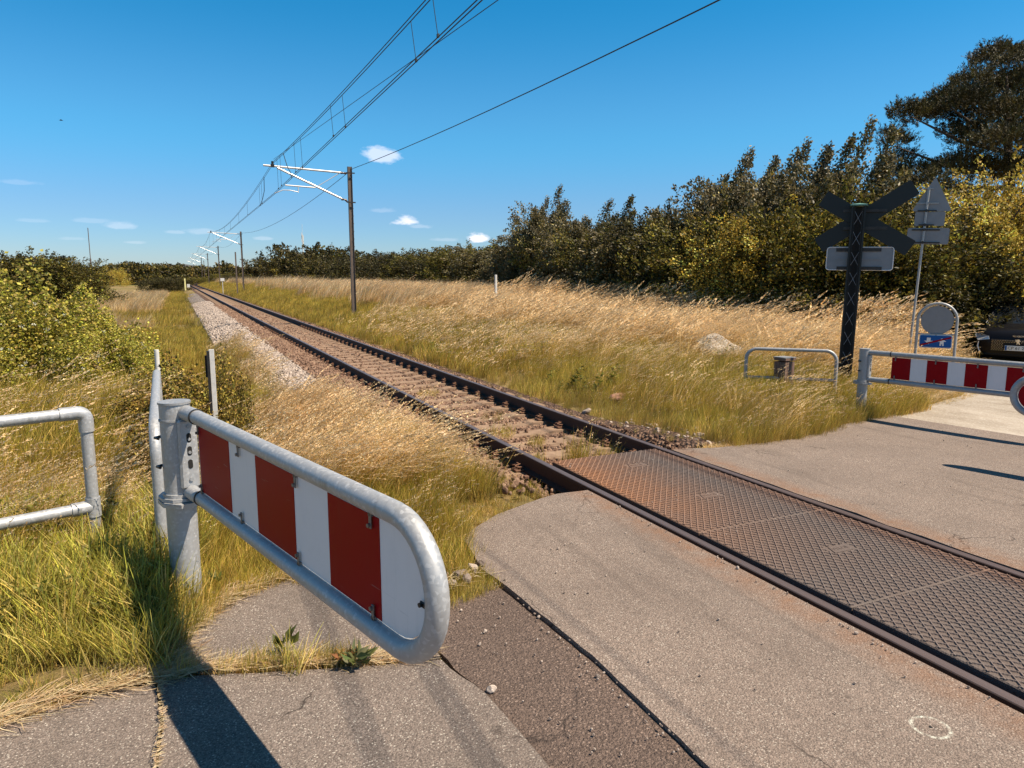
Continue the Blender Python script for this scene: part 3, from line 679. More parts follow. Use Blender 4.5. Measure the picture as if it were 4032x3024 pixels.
# white topped marker post behind the hoop rail and flat white stake
mb = MB(); mb.tube([(0, 0, -.3), (0, 0, 1.5)], .03, 12); o = mb.build('marker_post', M['whitepost'], loc=(-.30, 10.6, -.55)); tag(o, 'short white marker post poking out of the bushes behind the left hoop rail', 'marker post')
st = empty('stake', (.30, 8.5, -.45), R(-8), 'flat white stake with dark back plate in tall grass behind the left gate', 'stake')
mb = MB(); mb.box((0, 0, .62), (.055, .012, 1.9), bevel=.002); mb.build('white_face', M['whitepost'], st)
mb = MB(); mb.box((-.035, .012, .62), (.03, .05, 1.86)); mb.build('back_strip', M['darksteel'], st)
mb = MB(); mb.box((-.045, .03, 1.38), (.055, .05, .24)); mb.build('back_box', M['hole'], st)
p = atX(1952, 1082, 12.2); mb = MB(); mb.box((0, 0, .5), (.09, .09, 2.4), bevel=.01); o = mb.build('marker_post', M['whitepost'], loc=(p.x, p.y, p.z-1.7)); tag(o, 'plain white post standing in the tall golden grass before the hedge', 'marker post')

# ---------------------------------------------------------------- saltire crossing sign
def facing(P):
    d = Vector((CO.x-P.x, CO.y-P.y, 0)).normalized(); return math.atan2(d.y, d.x)+math.pi/2   # local +X to the image right, local -Y to the camera
def sign_plate(pts, th): b = MB(); b.prism([(x, 0, z) for x, z in pts], (0, 1, 0), th); return b
def rrect(x0, x1, z0, z1, r, n=5):
    out = []
    for cx, cz, a0 in ((x1-r, z1-r, 0), (x0+r, z1-r, 90), (x0+r, z0+r, 180), (x1-r, z0+r, 270)):
        for k in range(n+1): a = R(a0+90*k/n); out.append((cx+r*math.cos(a), cz+r*math.sin(a)))
    return out
XD = 12.2
Pb = at(3318, 1560, XD); Pt = at(3385, 822, XD)
gz = float(zt(Pb.x, Pb.y))
xs_ = empty('crossing_sign', (Pb.x, Pb.y, Pb.z), facing(Pb), 'tall dark green lattice post carrying an X shaped crossing sign seen from behind', 'railway sign')
H = Pt.z-Pb.z; xs_.rotation_euler = (0, R(.9), facing(Pb))
rot_x = 0
mb = MB()
hw = .105
for sx in (-1, 1):
    for sy in (-1, 1):
        mb.box((sx*(hw-.012), sy*.08, H/2-.2), (.024, .012, H+.4)); mb.box((sx*hw, sy*(.08-.012), H/2-.2), (.006, .03, H+.4))
    mb.box((sx*(hw-.045), -.084, H/2-.2), (.008, .006, H+.4))
mb.build('channel_frame', M['darkgreen'], xs_)
mb = MB(); mb.box((0, .03, H/2-.2), (hw*2-.03, .05, H+.38)); mb.build('core_plate', M['hole'], xs_)
mb = MB(); z = -.1; q = 0
while z < H-.3:
    a = 1 if q % 2 == 0 else -1
    mb.tube([(-a*.055, -.075, z), (a*.055, -.075, z+.21)], .0035, 6); mb.tube([(a*.055, -.075, z), (-a*.055, -.075, z+.21)], .0035, 6); z += .33; q += 1
    mb.tube([(-.06, -.075, z-.12), (-.06, -.075, z)], .004, 5); mb.tube([(.06, -.075, z-.12), (.06, -.075, z)], .004, 5)
mb.build('lattice', M['signback'], xs_)
mb = MB(); mb.add([(-.13, -.11, H), (.13, -.11, H), (.13, .11, H), (-.13, .11, H), (-.13, -.11, H+.02), (.13, -.11, H+.02), (.13, .11, H+.02), (-.13, .11, H+.02), (0, 0, H+.045)],
                  [(0, 3, 2, 1), (0, 1, 5, 4), (1, 2, 6, 5), (2, 3, 7, 6), (3, 0, 4, 7), (4, 5, 8), (5, 6, 8), (6, 7, 8), (7, 4, 8)]); mb.build('post_cap', M['capgreen'], xs_)
k = XD/FPX
def loc2(px, py): return ((px-3374)*k*1.0, (1560-py)*k)    # metres right of / above the sign foot
xc_, zc_ = (3408-3374)*k, H-.18
zz = lambda py: H-(py-822)*k*1.01
def lx(px, py): return (px-(3385-(py-822)*.0905))*k*.98
arms = [((3248, 783), (3570, 985)), ((3588, 748), (3226, 972))]
for ai, (a, b) in enumerate(arms):
    cX = Vector((lx(3405, 868), zz(868))); A_ = cX+(Vector((lx(*a), zz(a[1])))-cX)*.94; B_ = cX+(Vector((lx(*b), zz(b[1])))-cX)*.94; d = (B_-A_).normalized(); nn = Vector((-d.y, d.x))*.135; yo = .09+ai*.026
    cc = [A_+nn+d*.02, A_+nn*.9, A_-nn*.9, A_-nn+d*.02, B_-nn-d*.02, B_-nn*.9, B_+nn*.9, B_+nn-d*.02]
    b_ = MB(); b_.prism([(c.x, yo, c.y) for c in cc], (0, 1, 0), .022); b_.build('sign_arm', M['darkgreen'], xs_)
for py in (838, 903):
    b_ = MB(); b_.box((lx(3405, py), .085, zz(py)), (.66, .02, .05)); b_.build('bracket', M['darksteel'], xs_)
x0, x1 = lx(3265, 1020), lx(3503, 1020); z1, z0 = zz(972), zz(1060)
sign_plate(rrect(x0, x1, z0, z1, .05), .012).build('lower_plate', M['signback'], xs_).location = (0, .10, 0)
rim = MB(); rr_ = rrect(x0+.006, x1-.006, z0+.006, z1-.006, .045); rim.tube([(x, .096, z) for x, z in rr_], .009, 6, closed=True); rim.build('plate_rim', M['white'], xs_)
for py, mt in ((983, 'darksteel'), (1052, 'darksteel')):
    b_ = MB(); b_.box((lx(3382, py), .088, zz(py)), (.68, .018, .055)); b_.build('bracket', M['darksteel'], xs_)
b_ = MB(); b_.box((lx(3380, 1017), .092, zz(1017)), (.66, .012, .025)); b_.build('bracket', M['signback'], xs_)

# round + blue sign in tube frame, warning sign on pole (both seen across the road)
FD = 12.9; Pf = at(3676, 1430, FD)
fs_ = empty('framed_sign', (Pf.x, Pf.y, Pf.z), facing(Pf), 'grey tube frame holding a round sign back above a blue sign with two white arrows', 'road sign')
k = FD/FPX; zz2 = lambda py: (1430-py)*k; lx2 = lambda px, py: (px-(3676+(1430-py)*.075))*k
zc = zz2(1262); rfr = .063*1.0; rx = 66*k
pts = [(-rx, 0, -.5), (-rx, 0, zc)]+[(-rx*math.cos(R(a)), 0, zc+rx*math.sin(R(a))) for a in range(10, 180, 10)]+[(rx, 0, zc), (rx, 0, -.5)]
mb = MB(); mb.tube(pts, .024, 16); mb.build('frame_tube', M['galvdull'], fs_)
mb = MB(); mb.tube([(0, .01, zc), (0, .022, zc)], 56*k, 40); mb.build('round_plate', M['signback'], fs_)
mb = MB(); mb.tube([(-rx, 0, zz2(1316)), (rx, 0, zz2(1316))], .01, 8); mb.build('cross_bar', M['galvdull'], fs_)
for a in (90, 8, 172, 270):
    mb = MB(); mb.box((58*k*math.cos(R(a)), .0, zc+58*k*math.sin(R(a))), (.025, .03, .025)); mb.build('clamp', M['galvdull'], fs_)
bw, z1b, z0b = 56*k, zz2(1318), zz2(1370)
bl = sign_plate(rrect(-bw, bw, z0b, z1b, .03), .004).build('blue_plate', M['white'], fs_); bl.location = (0, -.012, 0)
b_ = MB(); b_.prism([(x, -.0165, z) for x, z in rrect(-bw+.014, bw-.014, z0b+.014, z1b-.014, .02)], (0, 1, 0), .003); b_.build('blue_field', M['blue'], bl)
zc3 = (z0b+z1b)/2; s_ = bw
def arrow(cx, cz, up, sc):
    P = [(-.35, -.55), (.35, -.55), (.35, .0), (.8, .0), (0, .75), (-.8, .0), (-.35, .0)] if up else [(-.35, .65), (.35, .65), (.35, 0), (.8, 0), (0, -.75), (-.8, 0), (-.35, 0)]
    return [(cx+x*sc, -.0195, cz+z*sc) for x, z in P]
for cx, up in ((-.42*s_, False), (.38*s_, True)):
    b_ = MB(); b_.prism(arrow(cx, zc3+(.01 if not up else 0), up, .085), (0, 1, 0), .002); b_.build('white_arrow', M['white'], bl)
b_ = MB()
for xx in (.30, .46): b_.prism([((xx-.05)*s_, -.0195, zc3-.075), ((xx+.05)*s_, -.0195, zc3-.075), ((xx+.04)*s_, -.0195, zc3-.045), ((xx-.04)*s_, -.0195, zc3-.045)], (0, 1, 0), .002)
b_.build('white_arrow', M['white'], bl)
b_ = MB(); d = Vector((2*bw*.92, (z1b-z0b)*.62)).normalized(); nn = Vector((-d.y, d.x))*.014; A_ = Vector((-bw*.92, zc3-(z1b-z0b)*.30)); B_ = Vector((bw*.92, zc3+(z1b-z0b)*.33))
b_.prism([(c.x, -.0225, c.y) for c in (A_+nn, A_-nn, B_-nn, B_+nn)], (0, 1, 0), .0025); b_.build('red_bar', M['red'], bl)
PD = 15.0; Pp = at(3578, 1400, PD); k = PD/FPX
ps_ = empty('warning_sign', (Pp.x, Pp.y, Pp.z), facing(Pp), 'slim leaning pole with a triangular sign back above two smaller grey plates', 'road sign')
ps_.rotation_euler = (0, R(2.0), facing(Pp)); z4 = lambda py: (1400-py)*k*1.0; l4 = lambda px, py: (px-(3578+(1400-py)*.128))*k
mb = MB(); mb.tube([(0, 0, -.8), (0, 0, z4(758))], .024, 14); mb.build('pole', M['galvdull'], ps_)
def rtri(cx, z0, w, h, r):
    P = [Vector((cx-w/2, z0)), Vector((cx+w/2, z0)), Vector((cx, z0+h))]; out = []
    for i in range(3):
        a, b, c = P[i-1], P[i], P[(i+1) % 3]; u1 = (a-b).normalized(); u2 = (c-b).normalized()
        for t in (0, .33, .66, 1): q = b+u1*r*(1-t)**2+u2*r*t**2; out.append((q.x, q.y))
    return out
tc_ = l4(3667, 840)
sign_plate(rtri(tc_, z4(846), .72, (846-718)*k, .07), .006).build('triangle_plate', M['signback'], ps_).location = (0, .04, 0)
sign_plate(rrect(l4(3610, 870), l4(3710, 870), z4(900), z4(847), .03), .006).build('middle_plate', M['signback'], ps_).location = (0, .04, 0)
sign_plate(rrect(l4(3582, 937), l4(3722, 937), z4(969), z4(908), .035), .006).build('lower_plate', M['signback'], ps_).location = (0, .04, 0)
for py, w in ((762, .18), (816, .4), (844, .34), (897, .27), (915, .5), (963, .52)):
    b_ = MB(); b_.box((l4(3655, py)*.4, .025, z4(py)), (w, .02, .026)); b_.tube([(0, -.03, z4(py)), (0, .03, z4(py))], .03, 10); b_.build('bracket', M['darksteel'] if py > 830 else M['galvdull'], ps_)

# boulder, wooden box
def rock_mesh(seed, sub=3, amp=.22, scale=(1, 1, 1), cuts=5):
    r_ = random.Random(seed); bm = bmesh.new(); bmesh.ops.create_icosphere(bm, subdivisions=sub, radius=1)
    pl = [(Vector((r_.gauss(0, 1), r_.gauss(0, 1), r_.gauss(0, 1))).normalized(), r_.uniform(.6, .85)) for _ in range(cuts)]
    from mathutils import noise as mn
    for v in bm.verts:
        c = v.co.copy()
        for n_, d_ in pl:
            t = c.dot(n_)
            if t > d_: c -= n_*(t-d_)
        c *= 1+amp*mn.fractal(c*1.6+Vector((seed*3.1, 0, 0)), 1, 2, 4)
        v.co = Vector((c.x*scale[0], c.y*scale[1], c.z*scale[2]))
    me = bpy.data.meshes.new('rock'); bm.to_mesh(me); bm.free(); return me
bo = at(2822, 1378, 15.5); me = rock_mesh(12, 5, .18, (.50, .44, .33), 6); me.materials.append(M['boulder']); me.polygons.foreach_set('use_smooth', [True]*len(me.polygons))
o = link('boulder', me); o.location = (bo.x, bo.y, float(zt(bo.x, bo.y))+.24); o.rotation_euler = (.1, -.15, -.6); tag(o, 'large pale boulder lying in the dry grass left of the hoop rail', 'boulder')
bx_ = at(3083, 1530, 11.7); bx_.z = .02; wb = empty('wooden_box', bx_, R(4), 'small weathered wooden box post with lid behind the right hoop rail', 'wooden box')
s_ = .112; hh = .53
for side in range(4):
    a = side*math.pi/2; Rm = Matrix.Rotation(a, 3, 'Z')
    for q in range(4):
        xx = (-.375+.25*q)*2*s_; b_ = MB(); b_.box(Rm @ Vector((xx, -s_+.008, hh/2-.1)), (2*s_/4-.005, .016, hh+.2), Rm, bevel=.002); b_.build('plank', M['wood'], wb)
b_ = MB(); b_.box((0, 0, hh/2-.1), (2*s_-.036, 2*s_-.036, hh+.15)); b_.build('core', M['hole'], wb)
b_ = MB(); b_.box((0, 0, hh+.045), (2*s_+.025, 2*s_+.025, .05), bevel=.006); ld = b_.build('lid', M['wood'], wb)
b_ = MB(); b_.box((0, 0, hh+.072), (2*s_+.030, 2*s_+.030, .008)); b_.build('lid_sheet', M['galvdull'], ld)

# ---------------------------------------------------------------- overhead line
def mast(x, y, zb, ztop, zarm, label, lod=0, arms=True):
    m = empty('line_mast', (x, y, 0), 0, label, 'mast', 'overhead line masts beside the track')
    b_ = MB()
    b_.box((-.085, 0, (zb+ztop)/2-.5), (.012, .15, ztop-zb+1)); b_.box((.085, 0, (zb+ztop)/2-.5), (.012, .15, ztop-zb+1)); b_.box((0, -.02, (zb+ztop)/2-.5), (.158, .010, ztop-zb+1))
    b_.build('h_beam', M['mast'], m)
    if lod == 0:
        z = zb+.3
        b_ = MB()
        while z < ztop-1.6: b_.box((.09, -.08, z), (.03, .01, .03)); z += .33
        b_.build('step_lugs', M['mast'], m)
    X = lambda v: v-x
    if arms:
        zt1 = ztop-.28
        t = MB(); t.tube([(X(3.55), 0, zt1+.12), (X(6.75), 0, zt1+.01)], .042, 10); ct = t.build('top_tube', M['alu'], m)
        t = MB(); t.tube([(X(4.1), 0, zt1+.05), (X(6.72), 0, zarm+.16)], .042, 10); t.build('bracket_tube', M['alu'], m)
        for za, zb_ in ((zt1+.005, zt1), (zarm+.13, zarm)):
            t = MB(); t.tube([(X(6.72), 0, za), (X(6.8), 0, za-.005), (X(6.84), 0, za-.01), (X(6.9), 0, za-.015), (X(7.0), 0, zb_)], [.05, .05, .03, .05, .03], 10); t.build('insulator', M['insul'], m)
            t = MB(); t.box((0, -.13, zb_), (.38, .03, .05)); t.build('mast_clamp', M['darksteel'], m)
        if lod < 2:
            t = MB(); t.tube([(X(5.72), 0, zt1-.62), (X(6.66), 0, zt1-.03)], .016, 8); t.build('brace_tube', M['alu'], m)
            t = MB(); t.tube([(X(4.39), 0, zt1-.64), (X(5.63), 0, zt1-.68)], .03, 10); t.build('registration_tube', M['alu'], m)
            t = MB(); t.tube([(X(4.92), 0, zt1-.66), (X(4.92), 0, zt1-.92)], .02, 8); t.tube([(X(4.92), 0, zt1-.9), (X(4.6), 0, zt1-.84), (X(4.3), 0, zt1-.84), (X(4.1), 0, zt1-.93), (X(3.95), 0, zt1-.99)], .018, 8); t.build('steady_arm', M['alu'], m)
            t = MB(); t.tube([(X(3.92), 0, zt1+.1), (X(3.92), 0, zt1+.3)], .05, 8); t.box((X(3.92), 0, zt1+.12), (.14, .1, .12)); t.build('wire_clamp', M['darksteel'], m)
    return m
ml = ['nearest brown steel line mast with white tube arm, standing in grass right of the track', 'second line mast from the camera, thinner in view, with bright diagonal arm',
      'third line mast along the track', 'fourth line mast along the track, just right of the vanishing rails', 'fifth line mast, small beside the bend of the track', 'sixth and farthest small line mast by the bend']
my = [(32, .3, 6.68), (90, .4, 7.25), (140, 0, 7.6), (188, 0, 7.8), (236, 0, 8), (285, 0, 8.2)]
for q, (y, zb, ztp) in enumerate(my):
    mast(7.12+float(curve(y)), y, zb-.3, ztp, ztp-1.52, ml[q], lod=0 if q == 0 else (1 if q == 1 else 2))
    if q > 1: pass
# anchor post next to the second mast
mb = MB(); mb.box((0, 0, 2.2), (.14, .14, 5.2)); o = mb.build('guy_post', M['mast'], loc=(6.2, 87, 0)); tag(o, 'thin dark post just left of the second line mast', 'post')
def cat(y0, z0, y1, z1, sag, x0, x1, n=24):
    return [(x0+(x1-x0)*t, y0+(y1-y0)*t, z0+(z1-z0)*t-4*sag*t*(1-t)) for t in [i/n for i in range(n+1)]]
ln = empty('overhead_line', (0, 0, 0), 0, 'pair of dark contact wires hung by droppers from twin messenger wires above the track', 'overhead wires')
spans = [(-27, 32, 6.7, 6.65, .70, 3.2, 3.95), (32, 90, 6.65, 7.2, .85, 3.95, 3.9), (90, 140, 7.2, 7.55, .7, 3.9, 4.1), (140, 188, 7.55, 7.75, .6, 4.1, 4), (188, 236, 7.75, 7.9, .6, 4, 4.1), (236, 285, 7.9, 8.1, .6, 4.1, 6)]
WR = .0085
for dx in (-.03, .03):
    b_ = MB(); b_.tube([(3.43+dx, -27, 5.46), (3.95+dx, 32, 5.40), (3.9+dx, 90, 5.62), (4.1+dx, 140, 5.95), (4+dx, 188, 6.15), (4.1+dx, 236, 6.3), (6.0+dx, 285, 6.5)], WR, 6); b_.build('contact_wire', M['wire'], ln)
    b_ = MB()
    for (ya, yb, za, zb_, sg_, xa, xb) in spans: b_.tube(cat(ya, za, yb, zb_, sg_, xa+dx, xb+dx), WR, 6)
    b_.build('messenger_wire', M['wire'], ln)
def mess(y):
    for (ya, yb, za, zb_, sg_, xa, xb) in spans:
        if ya <= y <= yb: t = (y-ya)/(yb-ya); return xa+(xb-xa)*t, za+(zb_-za)*t-4*sg_*t*(1-t)
def cont(y):
    P = [(-27, 3.43, 5.46), (32, 3.95, 5.40), (90, 3.9, 5.62), (140, 4.1, 5.95), (188, 4, 6.15), (236, 4.1, 6.3), (285, 6, 6.5)]
    for a, b in zip(P, P[1:]):
        if a[0] <= y <= b[0]: t = (y-a[0])/(b[0]-a[0]); return a[1]+(b[1]-a[1])*t, a[2]+(b[2]-a[2])*t
for y in [2.5, 4, 10.6, 11.9, 17.6, 18.8, 24.4, 25.5, 29.4, 30.4, 37, 38, 44, 51, 58, 65, 72, 79, 86, 96, 104, 112, 120, 128, 136, 148, 160, 172, 184, 200, 215]:
    a, b = mess(y), cont(y); s_ = rnd.choice((-.03, .03)); t = MB(); t.tube([(a[0]+s_, y, a[1]), (b[0]+s_, y, b[1])], .006, 5); t.box((b[0]+s_, y, b[1]+.02), (.03, .05, .05)); t.build('dropper', M['wire'], ln)
for ya, yb in ((28.6, 26.8), (35.5, 37.5)):
    a, b = mess(ya), cont(yb); t = MB()
    t.tube([(a[0], ya, a[1]), (a[0]+.05, ya*.7+yb*.3, a[1]-.55), (b[0]+.05, ya*.3+yb*.7, b[1]+.25), (b[0], yb, b[1])], .014, 6); t.build('jumper_cable', M['wire'], ln)
fw = MB(); fw.tube([(2.2, -20, 6.6)]+[(3.99, 9, 5.62)]+[(3.97, 32, 6.75)], .007, 6)
e0 = atY(1961, 0, 10.2); fw = MB(); fw.tube([(3.97, 32, 6.78), (e0.x, e0.y, e0.z), (e0.x+(e0.x-3.97)*1.2, e0.y-26, e0.z-.2)], .0065, 6)
tag(fw.build('stay_wire', M['wire']), 'thin single wire crossing below the twin wires over the track', 'wire')
rw = empty('return_wire', (0, 0, 0), 0, 'single thick wire running from the mast tops out over the upper right sky', 'wire')
b_ = MB()
for (ya, yb, za, zb_, xa, xb) in ((-27, 32, 6.7, 6.62, 7.8, 7.28), (32, 90, 6.62, 7.1, 7.28, 7.2), (90, 140, 7.1, 7.5, 7.2, 7.2), (140, 188, 7.5, 7.7, 7.2, 7.2), (188, 236, 7.7, 7.9, 7.2, 7.3)):
    b_.tube(cat(ya, za, yb, zb_, .75, xa, xb), .0115, 6)
b_.build('wire', M['wire'], rw)

# far radio masts
p = at(363, 1100, 900); mb = MB(); mb.tube([(0, 0, 0), (0, 0, 30)], .9, 8); mb.tube([(0, 0, 30), (0, 0, 68)], .45, 8); mb.box((0, 0, 9), (4, 4, 6)); tag(mb.build('radio_mast', M['mast'], loc=(p.x, p.y, -4)), 'slender radio mast far away on the left horizon', 'mast')
p = at(1194, 1000, 700); mb = MB(); mb.tube([(0, 0, 0), (0, 0, 48)], .5, 8); mb.tube([(0, 0, 48), (0, 0, 58)], .12, 6)
for dx, zz_ in ((.9, 44), (-.9, 44), (.8, 39), (-.8, 47)): mb.box((dx, 0, zz_), (.35, .4, 6))
tag(mb.build('radio_mast', M['whitepost'], loc=(p.x, p.y, -4)), 'pale antenna mast rising above the dark bushes left of the nearest line mast', 'mast')
# small line-side signs far away
for px, py, D, lab in ((1240, 1105, 95, 'x'),): pass
p = at(876, 1110, 95); mb = MB(); mb.tube([(0, 0, -.8), (0, 0, 1.2)], .04, 8); mb.box((0, -.05, 1.3), (.5, .04, .4)); tag(mb.build('trackside_sign', M['whitepost'], loc=(p.x, p.y, p.z-1.0)), 'small pale square sign at the trackside beyond the nearest mast', 'sign')
p = at(729, 1120, 120); mb = MB(); mb.box((0, 0, 0), (.22, .22, 2.0)); M['yellow'] = plain('yellow_post', (.75, .68, .3), .7); tag(mb.build('marker_post', M['yellow'], loc=(p.x, p.y, p.z)), 'tiny pale yellow post left of the vanishing rails', 'marker post')
p = at(742, 1125, 110); mb = MB(); mb.box((0, 0, 0), (.4, .3, .5)); tag(mb.build('trackside_box', M['whitepost'], loc=(p.x, p.y, p.z)), 'tiny white box on the ground left of the distant rails', 'box')

# ---------------------------------------------------------------- car
def car():
    Pc = at(4004, 1395, 17.8); fwd = Vector((CO.x-Pc.x, CO.y-Pc.y, 0)).normalized(); ang = math.atan2(fwd.y, fwd.x)-R(3)
    gz = float(road(Pc.x))-.0
    c = empty('parked_car', (Pc.x, Pc.y, gz), ang, 'black car with white number plate facing the camera at the right edge behind the barrier', 'car')
    # local +X forward, stations: (x, halfwidth, zlow, zshoulder, zhood)
    stn = [(.02, .62, .30, .55, .66), (-.03, .80, .24, .62, .80), (-.15, .89, .22, .70, .90), (-.45, .92, .22, .78, .97), (-1.0, .92, .24, .84, 1.03), (-1.3, .92, .24, .86, 1.06), (-3.9, .92, .24, .90, 1.05), (-4.35, .85, .3, .85, 1.0), (-4.45, .75, .4, .8, .95)]
    vs = []; n = 0
    for x, w, zl, zs, zh in stn:
        half = [(0, zl), (w*.85, zl), (w*.98, zl+.10), (w, (zl+zs)/2), (w*.985, zs), (w*.93, zh-.06), (w*.78, zh), (w*.4, zh+.025), (0, zh+.03)]
        ring = half+[(-y, z) for y, z in half[-2:0:-1]]; n = len(ring); vs += [(x, y, z) for y, z in ring]
    fs = [(a*n+k, a*n+(k+1) % n, (a+1)*n+(k+1) % n, (a+1)*n+k) for a in range(len(stn)-1) for k in range(n)]+[tuple(range(n)), tuple(range((len(stn)-1)*n, len(stn)*n))]
    b = MB(); b.add(vs, fs, True); body = b.build('body', M['carpaint'], c)
    # greenhouse
    gs = [(-1.02, .80, 1.03, 1.04), (-1.75, .72, 1.05, 1.50), (-2.2, .70, 1.05, 1.58), (-3.2, .70, 1.05, 1.57), (-4.2, .72, 1.03, 1.10)]
    vs = [(x, s*w if z == 0 else s*(w if z == 0 else w*.86), (zl if z == 0 else zh)) for x, w, zl, zh in gs for s, z in ((-1, 0), (-1, 1), (1, 1), (1, 0))]
    fs = [(a*4+k, a*4+(k+1) % 4, (a+1)*4+(k+1) % 4, (a+1)*4+k) for a in range(4) for k in range(3)]+[(0, 1, 2, 3)]
    b = MB(); b.add(vs, fs); b.build('windows', M['glass'], c)
    b = MB(); b.tube([(-1.0, .80, 1.045), (-1.74, .63, 1.51), (-2.2, .61, 1.59), (-3.2, .61, 1.58), (-4.1, .64, 1.15)], .03, 8); b.tube([(-1.0, -.80, 1.045), (-1.74, -.63, 1.51), (-2.2, -.61, 1.59), (-3.2, -.61, 1.58), (-4.1, -.64, 1.15)], .03, 8)
    b.box((-2.65, 0, 1.585), (1.2, 1.24, .03), bevel=.01); b.build('roof_frame', M['carpaint'], c)
    for sgn in (1, -1):
        b = MB(); b.tube([(-1.25, sgn*.845, 1.075), (-2.2, sgn*.82, 1.09), (-3.9, sgn*.8, 1.09)], .014, 6); b.build('window_trim', M['chrome'], c)
        b = MB(); b.box((-1.45, sgn*1.0, 1.13), (.12, .2, .13), bevel=.03); b.build('mirror', M['carpaint'], c)
        b = MB(); P = [(.0, .60, .70), (-.02, .84, .66), (-.20, .925, .78), (-.26, .91, .84), (-.12, .80, .84), (-.02, .62, .78)]; b.prism([(x+.012, sgn*y, z) for x, y, z in P], Vector((1, sgn*.3, .1)).normalized(), .02); b.build('headlight', M['lamp'], c)
        b = MB(); b.tube([(.0, sgn*.83, .64), (.005, sgn*.845, .52), (.015, sgn*.80, .40), (.02, sgn*.74, .33)], [.012, .018, .016, .008], 8); b.build('daylight_lamp', M['white'], c)
        for x in (-.85, -3.5):
            w = MB(); w.tube([(x, sgn*.72, .33), (x, sgn*.935, .33)], .33, 28); wl_ = w.build('wheel', M['tyre'], c)
            w = MB(); w.tube([(x, sgn*.9, .33), (x, sgn*.94, .33)], .22, 20); w.build('rim', M['galvdull'], wl_)
        b = MB(); b.tube([(-.85, sgn*.90, .34), (-.85, sgn*.928, .34)], .37, 28); b.build('wheel_arch', M['hole'], c)
    b = MB(); b.box((.015, 0, .56), (.03, 1.16, .30), bevel=.02); gr = b.build('grille', M['hole'], c)
    b = MB()
    for r_ in range(8):
        for q in range(22):
            if abs(-.54+q*.0514) < .3 and 1 < r_ < 6: continue
            b.box((.033, -.54+q*.0514+(.02 if r_ % 2 else 0), .44+r_*.034), (.006, .022, .009))
    tag(b.build('grille_studs', M['chrome'], gr), kind='stuff')
    b = MB(); b.box((.045, 0, .50), (.012, .53, .125), bevel=.003); pl = b.build('number_plate', M['plate'], c)
    b = MB(); b.box((.0525, -.238, .50), (.003, .04, .11)); b.build('blue_band', M['blue'], pl)
    RT = Matrix.Translation((.053, .02, .498)) @ Matrix(((0, 0, 1, 0), (1, 0, 0, 0), (0, 1, 0, 0), (0, 0, 0, 1)))
    text_mesh('CP 61 255', .105, M['black'], RT, pl, 'plate_text', .001)
    RT2 = Matrix.Translation((.02, .0, .795)) @ Matrix(((0, 0, 1, 0), (1, 0, 0, 0), (0, 1, 0, 0), (0, 0, 0, 1)))
    text_mesh('PEUGEOT', .055, M['chrome'], RT2, c, 'lettering', .004)
    # small standing lion shaped badge
    L = [(-.03, -.06), (-.01, -.055), (.005, -.02), (.03, -.06), (.05, -.055), (.025, -.005), (.03, .02), (.055, .015), (.06, .03), (.03, .04), (.035, .065), (.0, .075), (-.03, .06), (-.06, .065), (-.065, .05), (-.03, .04), (-.055, .015), (-.05, .0), (-.02, .015), (-.02, -.02)]
    b = MB(); b.prism([(.055, y*.95, .655+z*.95) for y, z in L], (1, 0, 0), .008); b.build('badge', M['chrome'], c)
    b = MB(); b.box((.0, 0, .33), (.06, 1.4, .05), bevel=.02); b.build('bumper_lip', M['hole'], c)
    return c
car()

# ---------------------------------------------------------------- foliage generators
def unit(v): return v/np.maximum(1e-9, np.linalg.norm(v, axis=-1, keepdims=True))
def leaves(P, D, S, Wd, C, fold=.18, g=rng):
    n = len(P); D = unit(D); Rv = unit(g.normal(size=(n, 3))); side = unit(np.cross(D, Rv)); nn = np.cross(side, D)
    S = S[:, None]; Wd = Wd[:, None]
    V = np.stack([P, P+D*S*.45+side*Wd*.5+nn*S*fold, P+D*S, P+D*S*.45-side*Wd*.5+nn*S*fold], 1).reshape(-1, 3)
    b = np.arange(n)[:, None]*4; F = np.concatenate([b+np.array([0, 1, 2]), b+np.array([0, 2, 3])], 0)
    return V, F, np.repeat(C, 4, 0)
def pal(n, cols, jit=.2, g=rng, w=None):
    c = np.array(cols)[g.choice(len(cols), n, p=w)]; return np.clip(c*(1+g.normal(0, jit, (n, 1))), .004, 1)*(1+g.normal(0, jit*.25, (n, 3)))
WIND = np.array([.906, -.42, 0.])
